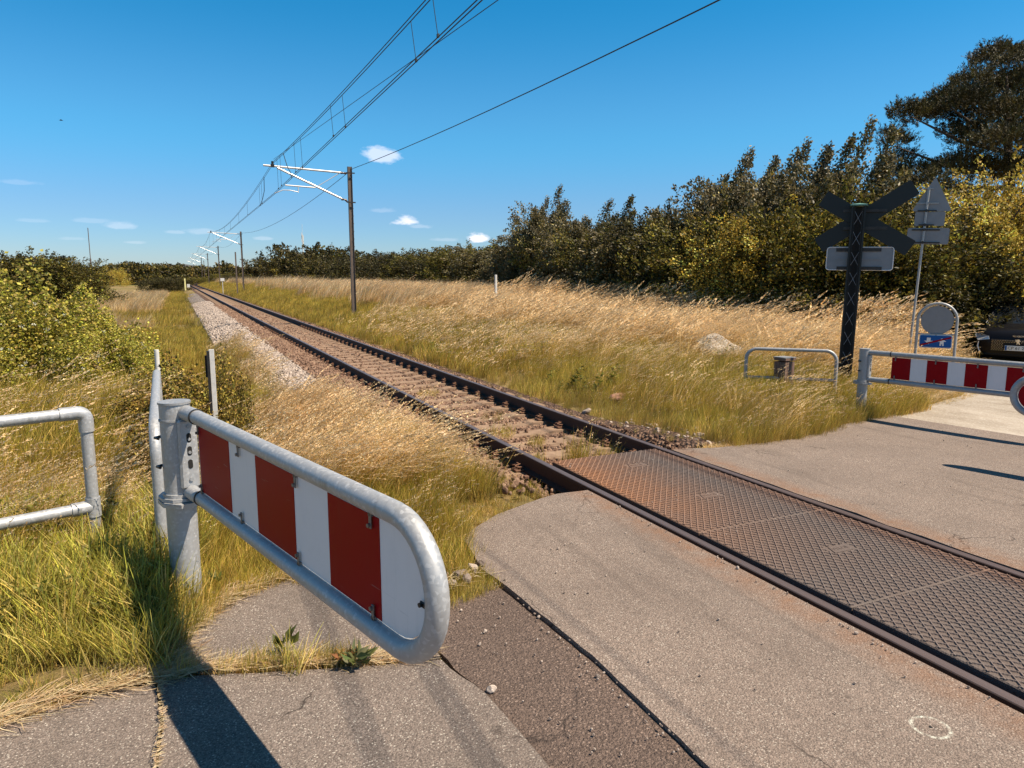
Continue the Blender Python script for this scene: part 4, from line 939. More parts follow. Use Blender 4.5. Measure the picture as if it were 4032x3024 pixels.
def shoot_tree(seed, H, Rr, nsh, nleaf, ls, cols, lean=.22, low=.0, spread=.5, dens_in=.35, tip=.6):
    g = np.random.default_rng(seed); n1 = int(nleaf*(1-dens_in)); P = []; D = []
    per = n1//nsh
    for k in range(nsh):
        a = g.uniform(0, 2*math.pi); r0 = Rr*math.sqrt(g.uniform(0, 1)); hb = H*g.uniform(low, .55)*(1-.3*r0/Rr)
        top = H*(1-.40*(r0/Rr)**1.5)*(g.uniform(.72, 1.0) if k > 4 else g.uniform(.86, 1.0))
        if k == 0: r0 = 0; top = H
        if k in (1, 2, 3): r0 *= .45
        top = max(top, hb+.6)
        t = g.uniform(0, 1, per)**tip; L = top-hb
        bx = r0*math.cos(a); by = r0*math.sin(a)
        out = spread*g.uniform(.2, 1)*np.array([math.cos(a), math.sin(a)])
        x = bx+out[0]*t*L*.25+WIND[0]*lean*(t*L)**1.5*.25; y = by+out[1]*t*L*.25+WIND[1]*lean*(t*L)**1.5*.25
        sg = (.27*(1-t)**.8+.06)*(.7+.6*g.uniform())
        off = g.normal(size=(per, 3))*sg[:, None]*np.array([1, 1, 1.1])
        P.append(np.stack([x, y, hb+t*L], 1)+off); D.append(g.normal(size=(per, 3))*.7+np.array([WIND[0]*.5, WIND[1]*.5, .55]))
    ns1 = sum(len(q) for q in P); T0 = np.repeat(g.uniform(.65, 1.35, nsh), per)
    n2 = nleaf-n1; per2 = 55; nc = n2//per2; a = g.uniform(0, 2*math.pi, nc); zz_ = g.uniform(.0, .78, nc); rr = Rr*(1.12-.5*zz_)*np.sqrt(g.uniform(.35, 1, nc))
    lump = 1+.22*np.sin(a*3+seed)+.18*np.sin(a*5+zz_*9+seed*2); ca, sa = np.cos(a), np.sin(a)
    cc = np.stack([rr*lump*ca+WIND[0]*lean*.3*(zz_*H)**1.2*.3, rr*lump*sa, zz_*H], 1); ax = unit(np.stack([ca*.9+.35, sa*.9-.15, g.uniform(-.2, .9, nc)], 1)); tone = np.exp(g.normal(0, .42, nc))
    tl = g.uniform(0, 1, (nc, per2)); sp = Rr*.24; pp = cc[:, None]+ax[:, None]*(tl*sp*2.0)[..., None]+g.normal(size=(nc, per2, 3))*(sp*.42*(1.15-tl))[..., None]
    P.append(pp.reshape(-1, 3)); D.append((ax[:, None]+g.normal(size=(nc, per2, 3))*.55).reshape(-1, 3))
    P = np.concatenate(P); D = np.concatenate(D); n = len(P); TT = np.concatenate([T0, np.repeat(tone, per2)])[:, None]
    P[:, 2] = np.maximum(P[:, 2], .1)
    S = ls*g.uniform(.6, 1.35, n); C = pal(n, cols, .22, g)*TT
    # clump tint
    cl = fbm(P[:, 0]*1.3+seed, P[:, 2]*1.3, .8, seed % 7)[:, None]; C = np.clip(C*(.7+.6*cl), .004, .75)
    return leaves(P, D, S, S*.62, C, g=g)
def trunk_mesh(seed, H, r, Rr, nb=7):
    g = random.Random(seed); mb = MB()
    pts = [(0, 0, -.4)]; x = y = 0
    for k in range(1, 7): x += g.uniform(-.06, .06)+.02*k; y += g.uniform(-.06, .06); pts.append((x, y, H*.8*k/6))
    mb.tube(pts, [r*1.3]+[r*(1-.14*k) for k in range(1, 7)], 8)
    for q in range(nb):
        k = g.randint(1, 4); p = pts[k]; a = g.uniform(0, 6.28); L = Rr*g.uniform(.7, 1.1); mb.tube([p, (p[0]+math.cos(a)*L*.4, p[1]+math.sin(a)*L*.4, p[2]+L*.35), (p[0]+math.cos(a)*L*.8+.1, p[1]+math.sin(a)*L*.8, p[2]+L*.9)], [r*.5, r*.33, r*.12], 6)
    return mb
OLIVE = [(.125, .098, .018), (.085, .074, .016), (.17, .125, .024), (.055, .050, .012)]
SILV = [(.17, .135, .035), (.10, .084, .022), (.24, .195, .085), (.065, .055, .015)]
GREENL = [(.20, .175, .022), (.12, .11, .018)]
DARK = [(.052, .044, .012), (.078, .062, .016), (.032, .028, .010)]
GOLDL = [(.55, .37, .05), (.36, .25, .035), (.66, .48, .10), (.17, .13, .022)]
protos = {}
def proto(kind, seed):
    key = (kind, seed)
    if key in protos: return protos[key]
    if kind == 'silver': H, Rr = 6., 1.7; d = shoot_tree(seed, H, Rr, 19, 22000, .11, SILV+OLIVE[:3], .45, .1, .35, .30, .5); m = 'leafsilver'
    elif kind == 'olive': H, Rr = 5., 2.1; d = shoot_tree(seed, H, Rr, 24, 17000, .12, OLIVE+GREENL, .2, .0, .6, .7); m = 'leaf'
    elif kind == 'dark': H, Rr = 4., 2.2; d = shoot_tree(seed, H, Rr, 24, 14000, .12, DARK+OLIVE[1:2], .2, .0, .6, .7); m = 'leaf'
    elif kind == 'gold': H, Rr = 5., 2.4; d = shoot_tree(seed, H, Rr, 40, 26000, .09, GOLDL, .15, .0, .9, .7); m = 'leaf'
    elif kind == 'mound': H, Rr = 4., 3.0; d = shoot_tree(seed, H, Rr, 30, 9000, .22, DARK+OLIVE[:1], .2, .0, .9, .5); m = 'leaf'
    cr_ = npmesh(kind+'_crown', d[0], d[1], d[2], M[m]); tm = trunk_mesh(seed, H*(.55 if kind == 'mound' else 1), .11, Rr*(.6 if kind == 'mound' else .8)).build('trunk', M['bark']); tme = tm.data; bpy.data.objects.remove(tm)
    protos[key] = (cr_, tme, H, Rr); return protos[key]
def tree(kind, seed, x, y, z, top, w, label, cat='tree', name='tree', group='trees in the hedge row', rz=0):
    cr_, tm, H, Rr = proto(kind, seed); s = (top-z)/H; sw = w/(2*Rr)
    t = empty(name, (x, y, z), rz, label, cat, group); t.scale = (sw, sw, s)
    link('trunk', tm, t); link('crown', cr_, t); return t
# hedge row right of the line: (px, top py, X, kind, width)
TR = [(1000, 1052, 20, 'mound', 9), (1075, 1012, 20, 'mound', 9), (1150, 976, 20, 'mound', 9), (1228, 956, 20, 'mound', 9), (1300, 975, 20, 'mound', 8), (1362, 1008, 21, 'mound', 7),
      (1425, 1000, 20, 'dark', 6), (1480, 982, 20, 'dark', 6), (1545, 998, 20, 'dark', 5.5), (1610, 980, 20, 'dark', 5.5), (1670, 984, 20, 'olive', 5), (1730, 992, 20, 'dark', 5), (1800, 962, 20, 'dark', 5), (1862, 948, 20, 'olive', 4.6), (1925, 930, 20, 'silver', 4.2), (1985, 985, 20, 'dark', 4.4),
      (2050, 950, 19.5, 'silver', 3.6), (2100, 850, 19.5, 'silver', 3.2), (2135, 775, 19.8, 'silver', 2.6), (2165, 735, 19.5, 'silver', 2.6), (2195, 800, 19.6, 'silver', 2.4), (2215, 880, 19.5, 'olive', 3.2), (2270, 850, 19.5, 'silver', 3.2), (2340, 792, 19.5, 'silver', 3.), (2405, 850, 19, 'olive', 3.2), (2450, 782, 19.5, 'silver', 2.8), (2520, 838, 19, 'silver', 3.2), (2590, 822, 19.5, 'dark', 3.2), (2650, 796, 19, 'dark', 3.),
      (2700, 850, 18.5, 'olive', 3.4), (2745, 735, 19.5, 'silver', 2.8), (2800, 780, 19.5, 'silver', 2.6), (2865, 640, 19.5, 'silver', 2.7), (2870, 800, 18, 'olive', 3.4), (2930, 608, 20, 'silver', 2.8), (3000, 655, 19.5, 'silver', 2.6), (3060, 628, 20, 'silver', 2.6), (3060, 800, 18, 'gold', 3.6), (3125, 582, 20, 'silver', 2.8), (3195, 600, 19.5, 'silver', 2.8), (3215, 780, 18, 'olive', 3.4), (3290, 585, 20, 'silver', 2.8),
      (3365, 505, 20.5, 'silver', 2.8), (3350, 780, 18.5, 'olive', 3.2), (3462, 690, 20.5, 'olive', 3.0), (3500, 860, 19, 'olive', 3.2), (3590, 800, 20, 'dark', 3.4), (3640, 900, 19.5, 'olive', 3.2)]
names = {'mound': 'broad dark bush', 'dark': 'low dark green tree', 'olive': 'olive green bushy tree', 'silver': 'silvery tree with wind-bent tips', 'gold': 'yellow green bush'}
ordn = lambda n: '%d%s' % (n, 'th' if 10 <= n % 100 <= 20 else {1: 'st', 2: 'nd', 3: 'rd'}.get(n % 10, 'th'))
for q, (px, py, X, kind, w) in enumerate(TR):
    p = atX(px, py, X); zg = float(zt(p.x, p.y)); p.z = zg+(p.z-zg)*(1+.04*float(sm(2400, 2950, px))); g_ = float(zt(p.x, p.y))-.1; w = w*(1.25)
    p.x -= .45 if kind == 'silver' else .25; p.y += .2; tree(kind, {'mound': (3, 4), 'dark': (5, 6, 15), 'olive': (7, 8, 17), 'silver': (9, 10, 11, 12), 'gold': (13,)}[kind][q % {'mound': 2, 'dark': 3, 'olive': 3, 'silver': 4, 'gold': 1}[kind]],
         p.x, p.y, g_, p.z, w, '%s, %s from the left in the hedge row' % (names[kind], ordn(q+1)), rz=R(rnd.uniform(-25, 25)))
# second row that closes the gaps
q = 0
for y in np.concatenate([np.arange(20.5, 60, 3.1), np.arange(60, 125, 5)]):
    q += 1; hh_ = 3.9 if y < 24 else (3.6 if y < 60 else 3.6); x = 23.2+rnd.uniform(-.6, .6)
    tree('dark', (5, 6, 15)[q % 3], x, float(y), float(zt(x, y))-.1, float(zt(x, y))+hh_+rnd.uniform(-.3, .4), 5.4 if y < 60 else 7.5, 'dark tree in the shaded second row, %s from the near end' % ordn(q), group='second row of dark trees', rz=rnd.uniform(0, 6))
# big yellow-green bushes at right behind the signs
for q, (px, py, D, w, lab) in enumerate(((3800, 800, 20.5, 2.8, 'yellow green bush just right of the triangular sign'), (3880, 680, 20, 3.8, 'tall yellow green bush above the framed round sign'), (3985, 610, 19.5, 4.0, 'tall yellow green bush directly behind the black car'), (4090, 600, 19.5, 4.6, 'yellow green bush at the right edge above the car'), (3900, 900, 20.3, 3.2, 'lower yellow green bush between the round sign and the car'), (3800, 960, 19.2, 3.2, 'low dark bush right behind the framed round sign'), (4230, 650, 20, 5, 'yellow green bush beyond the right edge'), (3700, 1010, 19.4, 3., 'low dark leafy bush behind the slim sign pole'))):
    p = at(px, py, D+(1.2 if px < 3940 else 3.3)); g_ = -.35
    if px > 4200: continue
    tree('dark' if 'low dark' in lab else 'gold', 5 if 'low dark' in lab else (13, 14)[q % 2], p.x, p.y, g_, p.z, w*1.2, lab, 'bush', 'bush', 'big bushes behind the road signs', rz=q*1.3)
# dark pine
def pine():
    g = np.random.default_rng(31); base = at(3990, 900, 30); t = empty('pine_tree', (0, 0, 0), 0, 'large dark pine with layered branches towering at the upper right', 'tree')
    pads = [(3500, 545, 42), (3530, 575, 55), (3560, 455, 55), (3600, 470, 75), (3545, 640, 55), (3510, 690, 45), (3600, 700, 70), (3660, 480, 75), (3720, 400, 55), (3700, 450, 80), (3760, 430, 90), (3800, 350, 60), (3830, 330, 60), (3880, 260, 60), (3920, 235, 70), (3960, 240, 70), (4000, 270, 70),
            (3820, 430, 95), (3900, 380, 110), (3980, 380, 110), (4060, 340, 110), (3900, 480, 110), (4000, 480, 120), (3760, 530, 60), (3840, 560, 95), (3940, 590, 110), (4050, 560, 120), (3720, 690, 75), (3800, 660, 85), (3650, 740, 70), (3560, 750, 55), (3900, 700, 100), (4020, 700, 120), (4120, 450, 120), (4180, 600, 130), (4100, 250, 70), (3740, 790, 80), (3640, 820, 60)]
    P = []; D = []; C = []
    for px, py, r in pads:
        r *= 1.08; dd = 29+g.uniform(-2, 2.4); c = np.array(at(px, py, dd)); rm = r*dd/FPX; nc = int(200*(r/80)**2)
        d = unit(g.normal(size=(nc, 3))); d[:, 2] = np.where(d[:, 2] < -.3, -d[:, 2], d[:, 2]); rad = rm*(g.uniform(.25, 1, nc)**.6)
        pp = c+d*rad[:, None]*np.array([1.05, 1.05, .66]); ax = unit(d*np.array([.8, .8, .3])+np.array([.12, -.05, .75])+g.normal(0, .22, (nc, 3))); L = g.uniform(.22, .48, nc)
        tone = pal(nc, [(.066, .056, .014), (.10, .080, .02), (.034, .030, .009)], .25, g)
        for j in range(20):
            tq = g.uniform(0, 1, nc); rv = unit(np.cross(ax, g.normal(size=(nc, 3)))); P.append(pp+ax*(tq*L)[:, None]); D.append(ax*.8+rv*(1.0-.5*tq[:, None])); C.append(tone*g.uniform(.7, 1.3, (nc, 1)))
    P = np.concatenate(P); D = np.concatenate(D); C = np.concatenate(C); n = len(P); S = g.uniform(.09, .14, n)
    V, F, Cc = leaves(P, D, S, np.full(n, .026), C, .05, g)
    link('crown', npmesh('pine_crown', V, F, Cc, M['needle']), t)
    mb = MB(); b0 = np.array(at(4010, 1000, 30)); b0[2] = -.8; top = np.array(at(3960, 300, 30)); mid = (b0+top)/2+np.array([.2, 0, 0])
    mb.tube([b0, mid, top], [.32, .24, .07], 10); mb.build('trunk', M['bark'], t)
    for (px, py, sx, sy) in ((3520, 575, 3990, 700), (3540, 690, 3990, 740), (3590, 460, 3970, 600), (3560, 780, 4000, 820), (3740, 420, 3970, 540), (3820, 350, 3965, 440), (4150, 500, 3990, 640)):
        a = Vector(at(sx, sy, 30)); b = Vector(at(px, py, 28.8)); m_ = a.lerp(b, .5)-Vector((0, 0, .25)); mb = MB(); mb.tube([a, m_, b], [.11, .075, .02], 7); mb.build('limb', M['bark'], t)
pine()
# far-off woods, bushes in the left field
def blob_wood(name, pts, n, ls, cols, label=None, kind='stuff', parent=None):
    """pts: list of (centre, rx, rz)"""
    g = np.random.default_rng(5); P = []; A_ = np.array([p[1]*p[2] for p in pts]); 
    for (c, rx, rz), k in zip(pts, (n*A_/A_.sum()).astype(int)):
        d = unit(g.normal(size=(k, 3))); rad = g.uniform(.55, 1.05, k)[:, None]; pp = np.array(c)+d*rad*np.array([rx, rx, rz]); P.append(pp)
    P = np.concatenate(P); n = len(P); S = ls*g.uniform(.6, 1.4, n); C = pal(n, cols, .3, g)
    V, F, Cc = leaves(P, g.normal(size=(n, 3))+np.array([0, 0, .5]), S, S*.8, C, .2, g)
    return link(name, npmesh(name, V, F, Cc, M['leaf']), parent)
g = random.Random(3); pts = []
for px in range(330, 1010, 13):
    top = np.interp(px, [330, 380, 450, 520, 600, 700, 800, 850, 860, 880, 900, 950, 1010], [1068, 1062, 1040, 1033, 1040, 1045, 1052, 1058, 1050, 1034, 1040, 1066, 1075])+g.uniform(-5, 5)
    D = 330+g.uniform(-25, 25); p = at(px, top, D); h = p.z+2.5; pts.append(((p.x, p.y, -2.5+h*.5), 4.2, h*.52))
    pts.append(((p.x+g.uniform(-4, 4), p.y-10, -2.5+h*.25), 4.5, h*.3))
o = blob_wood('distant_wood', pts, 52000, 1.0, DARK+OLIVE[:3]); tag(o, 'far band of woodland along the left horizon behind the track bend', 'woodland', kind='stuff')
pts = []
for px in range(1000, 1500, 16):
    D = 260+g.uniform(-15, 15); p = at(px, 1062+g.uniform(-4, 4), D); h = p.z+2.; pts.append(((p.x, p.y, -2+h*.5), 4, h*.55))
for px in range(-500, 340, 22):
    D = 420; p = at(px, 1052+g.uniform(-5, 5), D); h = p.z+4; pts.append(((p.x, p.y, -4+h*.5), 6, h*.55))
o = blob_wood('distant_wood', pts, 26000, 1.2, DARK+OLIVE[:3]); tag(o, 'low far woodland strips to either side of the bend', 'woodland', kind='stuff')
def bush(px, py, D, w, lab, kind='dark', seed=5, pyb=None, gr='bushes in the left field', nm='bush'):
    p = at(px, py, D); z = float(zt(p.x, p.y))-.1; return tree(kind, seed, p.x, p.y, z, p.z, w, lab, 'bush', nm, gr, rz=px)
bush(438, 1048, 250, 9, 'round yellow green bush before the far wood', 'gold', 13)
bush(610, 1090, 125, 5, 'dark bush at the edge of the dry field, leftmost of two', 'dark', 6); bush(665, 1085, 125, 5.5, 'dark bush left of the vanishing rails, rightmost of two', 'dark', 5)
bush(770, 1088, 210, 7, 'small bush near the bend of the track', 'olive', 8); bush(900, 1072, 190, 9, 'bush right of the third mast near the bend', 'olive', 7); bush(940, 1080, 150, 6, 'low bush just left of the second mast', 'dark', 6)
for q, (px, py, D, w) in enumerate(((-60, 985, 62, 7), (30, 990, 62, 7), (95, 972, 62, 7), (165, 985, 62, 6), (230, 992, 62, 6), (-150, 975, 62, 8), (290, 1030, 66, 5))):
    bush(px, py, D, w, '%s dark tree from the left in the clump behind the bramble bank' % ordn(q+1), ('olive', 'dark')[q % 2], (7, 5)[q % 2], gr='trees behind the bramble bank', nm='tree')

# leafy bramble bank and bushes on the left
def bramble_mesh(seed, n, ls, cols, H=1., squash=.75, hollow=.35):
    g = np.random.default_rng(seed); d = unit(g.normal(size=(n, 3))); d[:, 2] = np.abs(d[:, 2]); lump = 1+.16*np.sin(d[:, 0]*5+seed)+.14*np.sin(d[:, 1]*7+seed*2)+.12*np.sin(d[:, 2]*9+d[:, 0]*4)+.28*(fbm(d[:, 0]*2+seed, d[:, 1]*2+d[:, 2]*3, .35, 3)-.5)+.18*(g.uniform(size=n) > .93)*g.uniform(size=n)
    rad = (lump*(1-hollow*g.uniform(0, 1, n)**1.6))[:, None]; P = d*rad*np.array([1, 1, H]); D = d*.6+g.normal(size=(n, 3))*.9
    S = ls*g.uniform(.55, 1.35, n); C = pal(n, cols, .28, g); cl = fbm(P[:, 0]*2+seed, P[:, 2]*2+P[:, 1], .6, 2)[:, None]; C = C*(.6+.8*cl)
    return leaves(P, D, S, S*.8, C, .15, g)
BRAM = [(.42, .37, .045), (.28, .265, .035), (.52, .45, .08), (.13, .125, .02), (.40, .31, .08)]
ROSE = [(.34, .25, .04), (.20, .155, .025), (.44, .32, .06), (.10, .08, .02), (.22, .13, .04)]
bmesh_ = {}
for s_ in range(3):
    V, F, C = bramble_mesh(40+s_, 15000, .060, BRAM, 1.9); bmesh_['bram', s_] = npmesh('bramble_leaves', V, F, C, M['leaf'])
    V, F, C = bramble_mesh(60+s_, 10500, .085, ROSE, 2.9); bmesh_['rose', s_] = npmesh('rose_leaves', V, F, C, M['leaf'])
gst = random.Random(8); mb = MB()
for k in range(40):
    a = gst.uniform(0, 6.28); r = gst.uniform(.2, .85); mb.tube([(0, 0, -.1), (math.cos(a)*r*.5, math.sin(a)*r*.5, .45), (math.cos(a)*r, math.sin(a)*r, gst.uniform(.3, .75))], [.018, .012, .005], 5)
mb.prism([(.62*math.cos(i*.7854), .62*math.sin(i*.7854), -.1) for i in range(8)], (0, 0, 1), .5)  # solid dark block among the stems, standing in for the bush's shaded inside
st_o = mb.build('stems', M['twig_shade_core']); stems_me = st_o.data; bpy.data.objects.remove(st_o)
# umbel flower heads
def flower_mesh(seed, n):
    g = np.random.default_rng(seed); P = []
    for k in range(n):
        a = g.uniform(0, 6.28); r = g.uniform(.5, 1.02); z = .85*math.sqrt(max(0, 1-(r*.95)**2))+.06; c = np.array([r*math.cos(a), r*math.sin(a), z]); q = g.normal(size=(14, 3))*np.array([.022, .022, .006])+c; P.append(q)
    P = np.concatenate(P); n = len(P); return leaves(P, g.normal(size=(n, 3))*.4+np.array([0, 0, .1]), np.full(n, .018), np.full(n, .018), pal(n, [(.75, .74, .62), (.62, .6, .48)], .1, g), .1, g)
V, F, C = flower_mesh(3, 26); flw = npmesh('white_flowers', V, F, C, M['leaf'])
BL = [(-3.75, 17.2, 1.5, 1.85, 'bram'), (-3.0, 15.8, 1.2, 1.66, 'bram'), (-2.4, 14.8, .95, 1.34, 'bram'), (-1.9, 15.8, .9, 1.48, 'bram'), (-1.3, 15.0, .75, 1.18, 'bram'), (-.9, 14.4, .55, .85, 'bram'), (-1.6, 13.9, .6, .74, 'bram'), (-2.9, 13.8, .7, .92, 'bram'), (-3.5, 14.8, 1.0, 1.38, 'bram'), (-.55, 13.8, .45, .48, 'bram'),
      (.02, 9.7, .45, .72, 'rose'), (.36, 9.2, .32, .62, 'rose'), (-.15, 8.6, .38, .50, 'rose'), (.50, 10.1, .30, .66, 'rose'), (-.12, 7.5, .30, .28, 'rose'), (.58, 8.6, .22, .36, 'rose'), (.22, 8.1, .30, .40, 'rose'), (-.45, 10.3, .45, .5, 'rose')]
bn = {'bram': 'leafy green bramble bush', 'rose': 'dense small leaved brownish green bush'}
cnt = {'bram': 0, 'rose': 0}
for q, (x, y, r, top, kd) in enumerate(sorted(BL, key=lambda b: (b[0]/b[1]))):
    cnt[kd] += 1; z = float(zt(x, y)); lab = '%s, %s from the left %s' % (bn[kd], ordn(cnt[kd]), 'on the bank at the far left' if kd == 'bram' else 'behind the left gate post')
    b = empty(('bramble_bush' if kd == 'bram' else 'shrub'), (x, y, z), rnd.uniform(0, 6), lab, 'bush', 'brambles on the left bank' if kd == 'bram' else 'shrubs behind the left gate'); HH = 1.9 if kd == 'bram' else 2.9; b.scale = (r, r, (top-z)/HH)
    link('foliage', bmesh_[kd, q % 3], b); link('stems', stems_me, b).scale = (1, 1, HH)
    if kd == 'bram': fo_ = tag(link('white_flowers', flw, b), kind='stuff'); fo_.scale = (1, 1, HH*1.08)

# ---------------------------------------------------------------- grass
def mesh_join(parts):
    V = []; F = []; C = []; o = 0
    for v, f, c in parts: V.append(v); F.append(f+o); C.append(c); o += len(v)
    return np.concatenate(V), np.concatenate(F), np.concatenate(C)
def blades(g, n, h, rad, wid, lean, cols, seg=3, curl=.5, jit=.2, wind=.5, rootcol=None):
    a = g.uniform(0, 2*math.pi, n); r = rad*np.sqrt(g.uniform(0, 1, n)); B = np.stack([r*np.cos(a), r*np.sin(a), np.full(n, -.02)], 1)
    H = h*g.uniform(.45, 1.15, n); th = g.uniform(0, 2*math.pi, n); bd = np.stack([np.cos(th), np.sin(th), np.zeros(n)], 1)*lean*g.uniform(.2, 1, n)[:, None]+WIND*wind*g.uniform(.5, 1.2, n)[:, None]
    side = unit(np.cross(bd+g.normal(0, .3, (n, 3))*np.array([1, 1, 0]), np.array([0, 0, 1.]))); w = (wid*g.uniform(.6, 1.3, n))[:, None]
    C = pal(n, cols, jit, g); V = []; Cc = []
    for s in range(seg+1):
        t = s/seg; ctr = B+np.stack([np.zeros(n), np.zeros(n), H*(t-curl*.35*t*t*np.linalg.norm(bd, axis=1))], 1)+bd*(H*(t**1.7))[:, None]
        ww = w*(1-t*.55) if s < seg else w*.12
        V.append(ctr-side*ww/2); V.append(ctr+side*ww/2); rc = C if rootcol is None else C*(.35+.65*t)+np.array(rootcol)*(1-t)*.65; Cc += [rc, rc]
    V = np.stack(V, 1).reshape(-1, 3); k = 2*(seg+1); Cc = np.stack(Cc, 1).reshape(-1, 3); b = np.arange(n)[:, None]*k
    F = np.concatenate([np.concatenate([b+np.array([2*s, 2*s+1, 2*s+3]), b+np.array([2*s, 2*s+3, 2*s+2])]) for s in range(seg)])
    return V, F, Cc
def seedstalks(g, n, h, rad, cols, head=.16, nsp=16, wid=.0022, spw=.006, wind=.6, spl=.018):
    a = g.uniform(0, 2*math.pi, n); r = rad*np.sqrt(g.uniform(0, 1, n)); parts = []
    for i in range(n):
        H = h*g.uniform(.75, 1.15); w = WIND*wind*g.uniform(.6, 1.3)+np.append(g.normal(0, .13, 2), 0); B = np.array([r[i]*math.cos(a[i]), r[i]*math.sin(a[i]), -.02])
        T = np.linspace(0, 1, 7); drop = g.uniform(.06, .2)
        path = B+np.stack([w[0]*H*T**1.9, w[1]*H*T**1.9, H*(T-.12*T**3-drop*np.maximum(0, T-.8)**1.3*3)], 1)
        side = unit(np.cross(w, [0, 0, 1.]))*wid; V = np.concatenate([path-side/2, path+side/2]); m = 7
        F = np.concatenate([[(s, s+m, s+m+1), (s, s+m+1, s+1)] for s in range(m-1)]); c = pal(1, cols, .12, g)
        parts.append((V, F, np.repeat(c*.9, len(V), 0)))
        t = 1-g.uniform(0, head/h, nsp); idx = np.clip(t*6, 0, 5.999); i0 = idx.astype(int); fr_ = (idx-i0)[:, None]; pos = path[i0]*(1-fr_)+path[i0+1]*fr_
        tg = unit(path[-1]-path[-3]); rr = .0045*(1.3-(t-(1-head/h))/(head/h))[:, None]
        parts.append(leaves(pos+g.normal(size=(nsp, 3))*rr, np.tile(tg, (nsp, 1))+g.normal(0, .22, (nsp, 3)), np.full(nsp, spl)*g.uniform(.7, 1.3, nsp), np.full(nsp, spw), pal(nsp, [(.86, .64, .36), (.76, .52, .26), (.92, .74, .48)], .1, g), .1, g))
    return mesh_join(parts)
GREEN = [(.48, .39, .045), (.33, .30, .03), (.58, .45, .075), (.66, .46, .11)]
YELL = [(.62, .39, .06), (.46, .32, .04), (.72, .47, .12), (.36, .27, .04)]
GOLD = [(.72, .43, .12), (.84, .55, .20), (.58, .32, .08), (.86, .61, .27)]
LUSH = [(.40, .38, .05), (.54, .48, .10), (.26, .255, .03), (.60, .45, .15)]
tc = bpy.data.collections.new('grass_sources')
srcs = []
def src(name, data, mat='grass'):
    o = bpy.data.objects.new('%02d_%s' % (len(srcs), name), npmesh(name, data[0], data[1], data[2], M[mat])); tc.objects.link(o); srcs.append(name); return len(srcs)-1
g = np.random.default_rng(11)
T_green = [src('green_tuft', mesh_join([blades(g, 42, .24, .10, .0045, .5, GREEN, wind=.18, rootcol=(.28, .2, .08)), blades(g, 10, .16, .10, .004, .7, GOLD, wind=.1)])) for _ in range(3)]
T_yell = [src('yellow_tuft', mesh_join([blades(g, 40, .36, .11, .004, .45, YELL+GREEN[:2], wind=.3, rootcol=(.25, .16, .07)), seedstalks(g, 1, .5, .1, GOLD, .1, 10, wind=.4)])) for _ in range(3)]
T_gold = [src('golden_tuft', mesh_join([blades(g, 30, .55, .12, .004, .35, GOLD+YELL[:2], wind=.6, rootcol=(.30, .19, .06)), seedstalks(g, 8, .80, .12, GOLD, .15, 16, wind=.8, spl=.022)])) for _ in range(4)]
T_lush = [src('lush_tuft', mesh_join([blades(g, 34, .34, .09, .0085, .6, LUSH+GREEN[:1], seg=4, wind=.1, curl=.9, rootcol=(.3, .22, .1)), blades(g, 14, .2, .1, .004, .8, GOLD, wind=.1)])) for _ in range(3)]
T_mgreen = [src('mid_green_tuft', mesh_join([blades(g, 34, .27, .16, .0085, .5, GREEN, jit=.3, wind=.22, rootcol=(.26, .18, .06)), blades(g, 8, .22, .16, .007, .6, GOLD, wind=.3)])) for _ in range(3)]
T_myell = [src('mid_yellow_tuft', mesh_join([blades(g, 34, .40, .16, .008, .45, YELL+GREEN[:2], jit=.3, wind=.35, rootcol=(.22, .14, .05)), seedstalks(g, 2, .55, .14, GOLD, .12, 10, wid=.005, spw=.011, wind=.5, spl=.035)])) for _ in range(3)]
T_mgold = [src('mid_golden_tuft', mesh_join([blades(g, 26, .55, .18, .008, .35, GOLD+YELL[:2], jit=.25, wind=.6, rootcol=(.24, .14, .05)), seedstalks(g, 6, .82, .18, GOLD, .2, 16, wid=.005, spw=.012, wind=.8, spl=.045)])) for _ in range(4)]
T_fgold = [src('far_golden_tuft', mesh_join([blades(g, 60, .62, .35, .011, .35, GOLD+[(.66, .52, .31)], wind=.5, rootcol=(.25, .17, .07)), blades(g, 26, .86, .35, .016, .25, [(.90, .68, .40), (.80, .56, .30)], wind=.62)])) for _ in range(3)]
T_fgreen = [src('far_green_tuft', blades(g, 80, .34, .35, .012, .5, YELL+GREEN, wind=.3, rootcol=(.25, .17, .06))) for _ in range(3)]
def herb(g, n, h, cols, ls=.09):
    P = []; D = []; S = []
    for k in range(n):
        a = g.uniform(0, 6.28); r = g.uniform(0, .12); H = h*g.uniform(.5, 1.1); m = 9; t = g.uniform(.1, 1, m)
        P.append(np.stack([r*math.cos(a)+.06*t, r*math.sin(a)-.03*t, H*t], 1)); th = g.uniform(0, 6.28, m); D.append(np.stack([np.cos(th), np.sin(th), .5+0*th], 1)); S.append(ls*(1.2-t*.7))
    P = np.concatenate(P); D = np.concatenate(D); S = np.concatenate(S); return leaves(P, D, S, S*.42, pal(len(P), cols, .2, g), .12, g)
T_herb = [src('leafy_herb', herb(g, 7, .4, [(.20, .20, .035), (.15, .155, .025), (.27, .24, .05)])) for _ in range(2)]
T_dry = [src('dry_tuft', blades(g, 26, .09, .09, .003, 1.1, GOLD+[(.62, .47, .28)], seg=2, wind=.2)) for _ in range(2)]
T_plume = [src('plume_stalks', mesh_join([seedstalks(g, 7, .98, .28, GOLD, .26, 24, wid=.006, spw=.015, wind=.85, spl=.055), blades(g, 14, .5, .25, .009, .4, GOLD+YELL[:1], wind=.5)])) for _ in range(3)]
T_wisp = [src('seed_stalks', seedstalks(g, 6, .95, .16, GOLD, .2, 24, wid=.003, spw=.008, wind=.9, spl=.028)) for _ in range(3)]

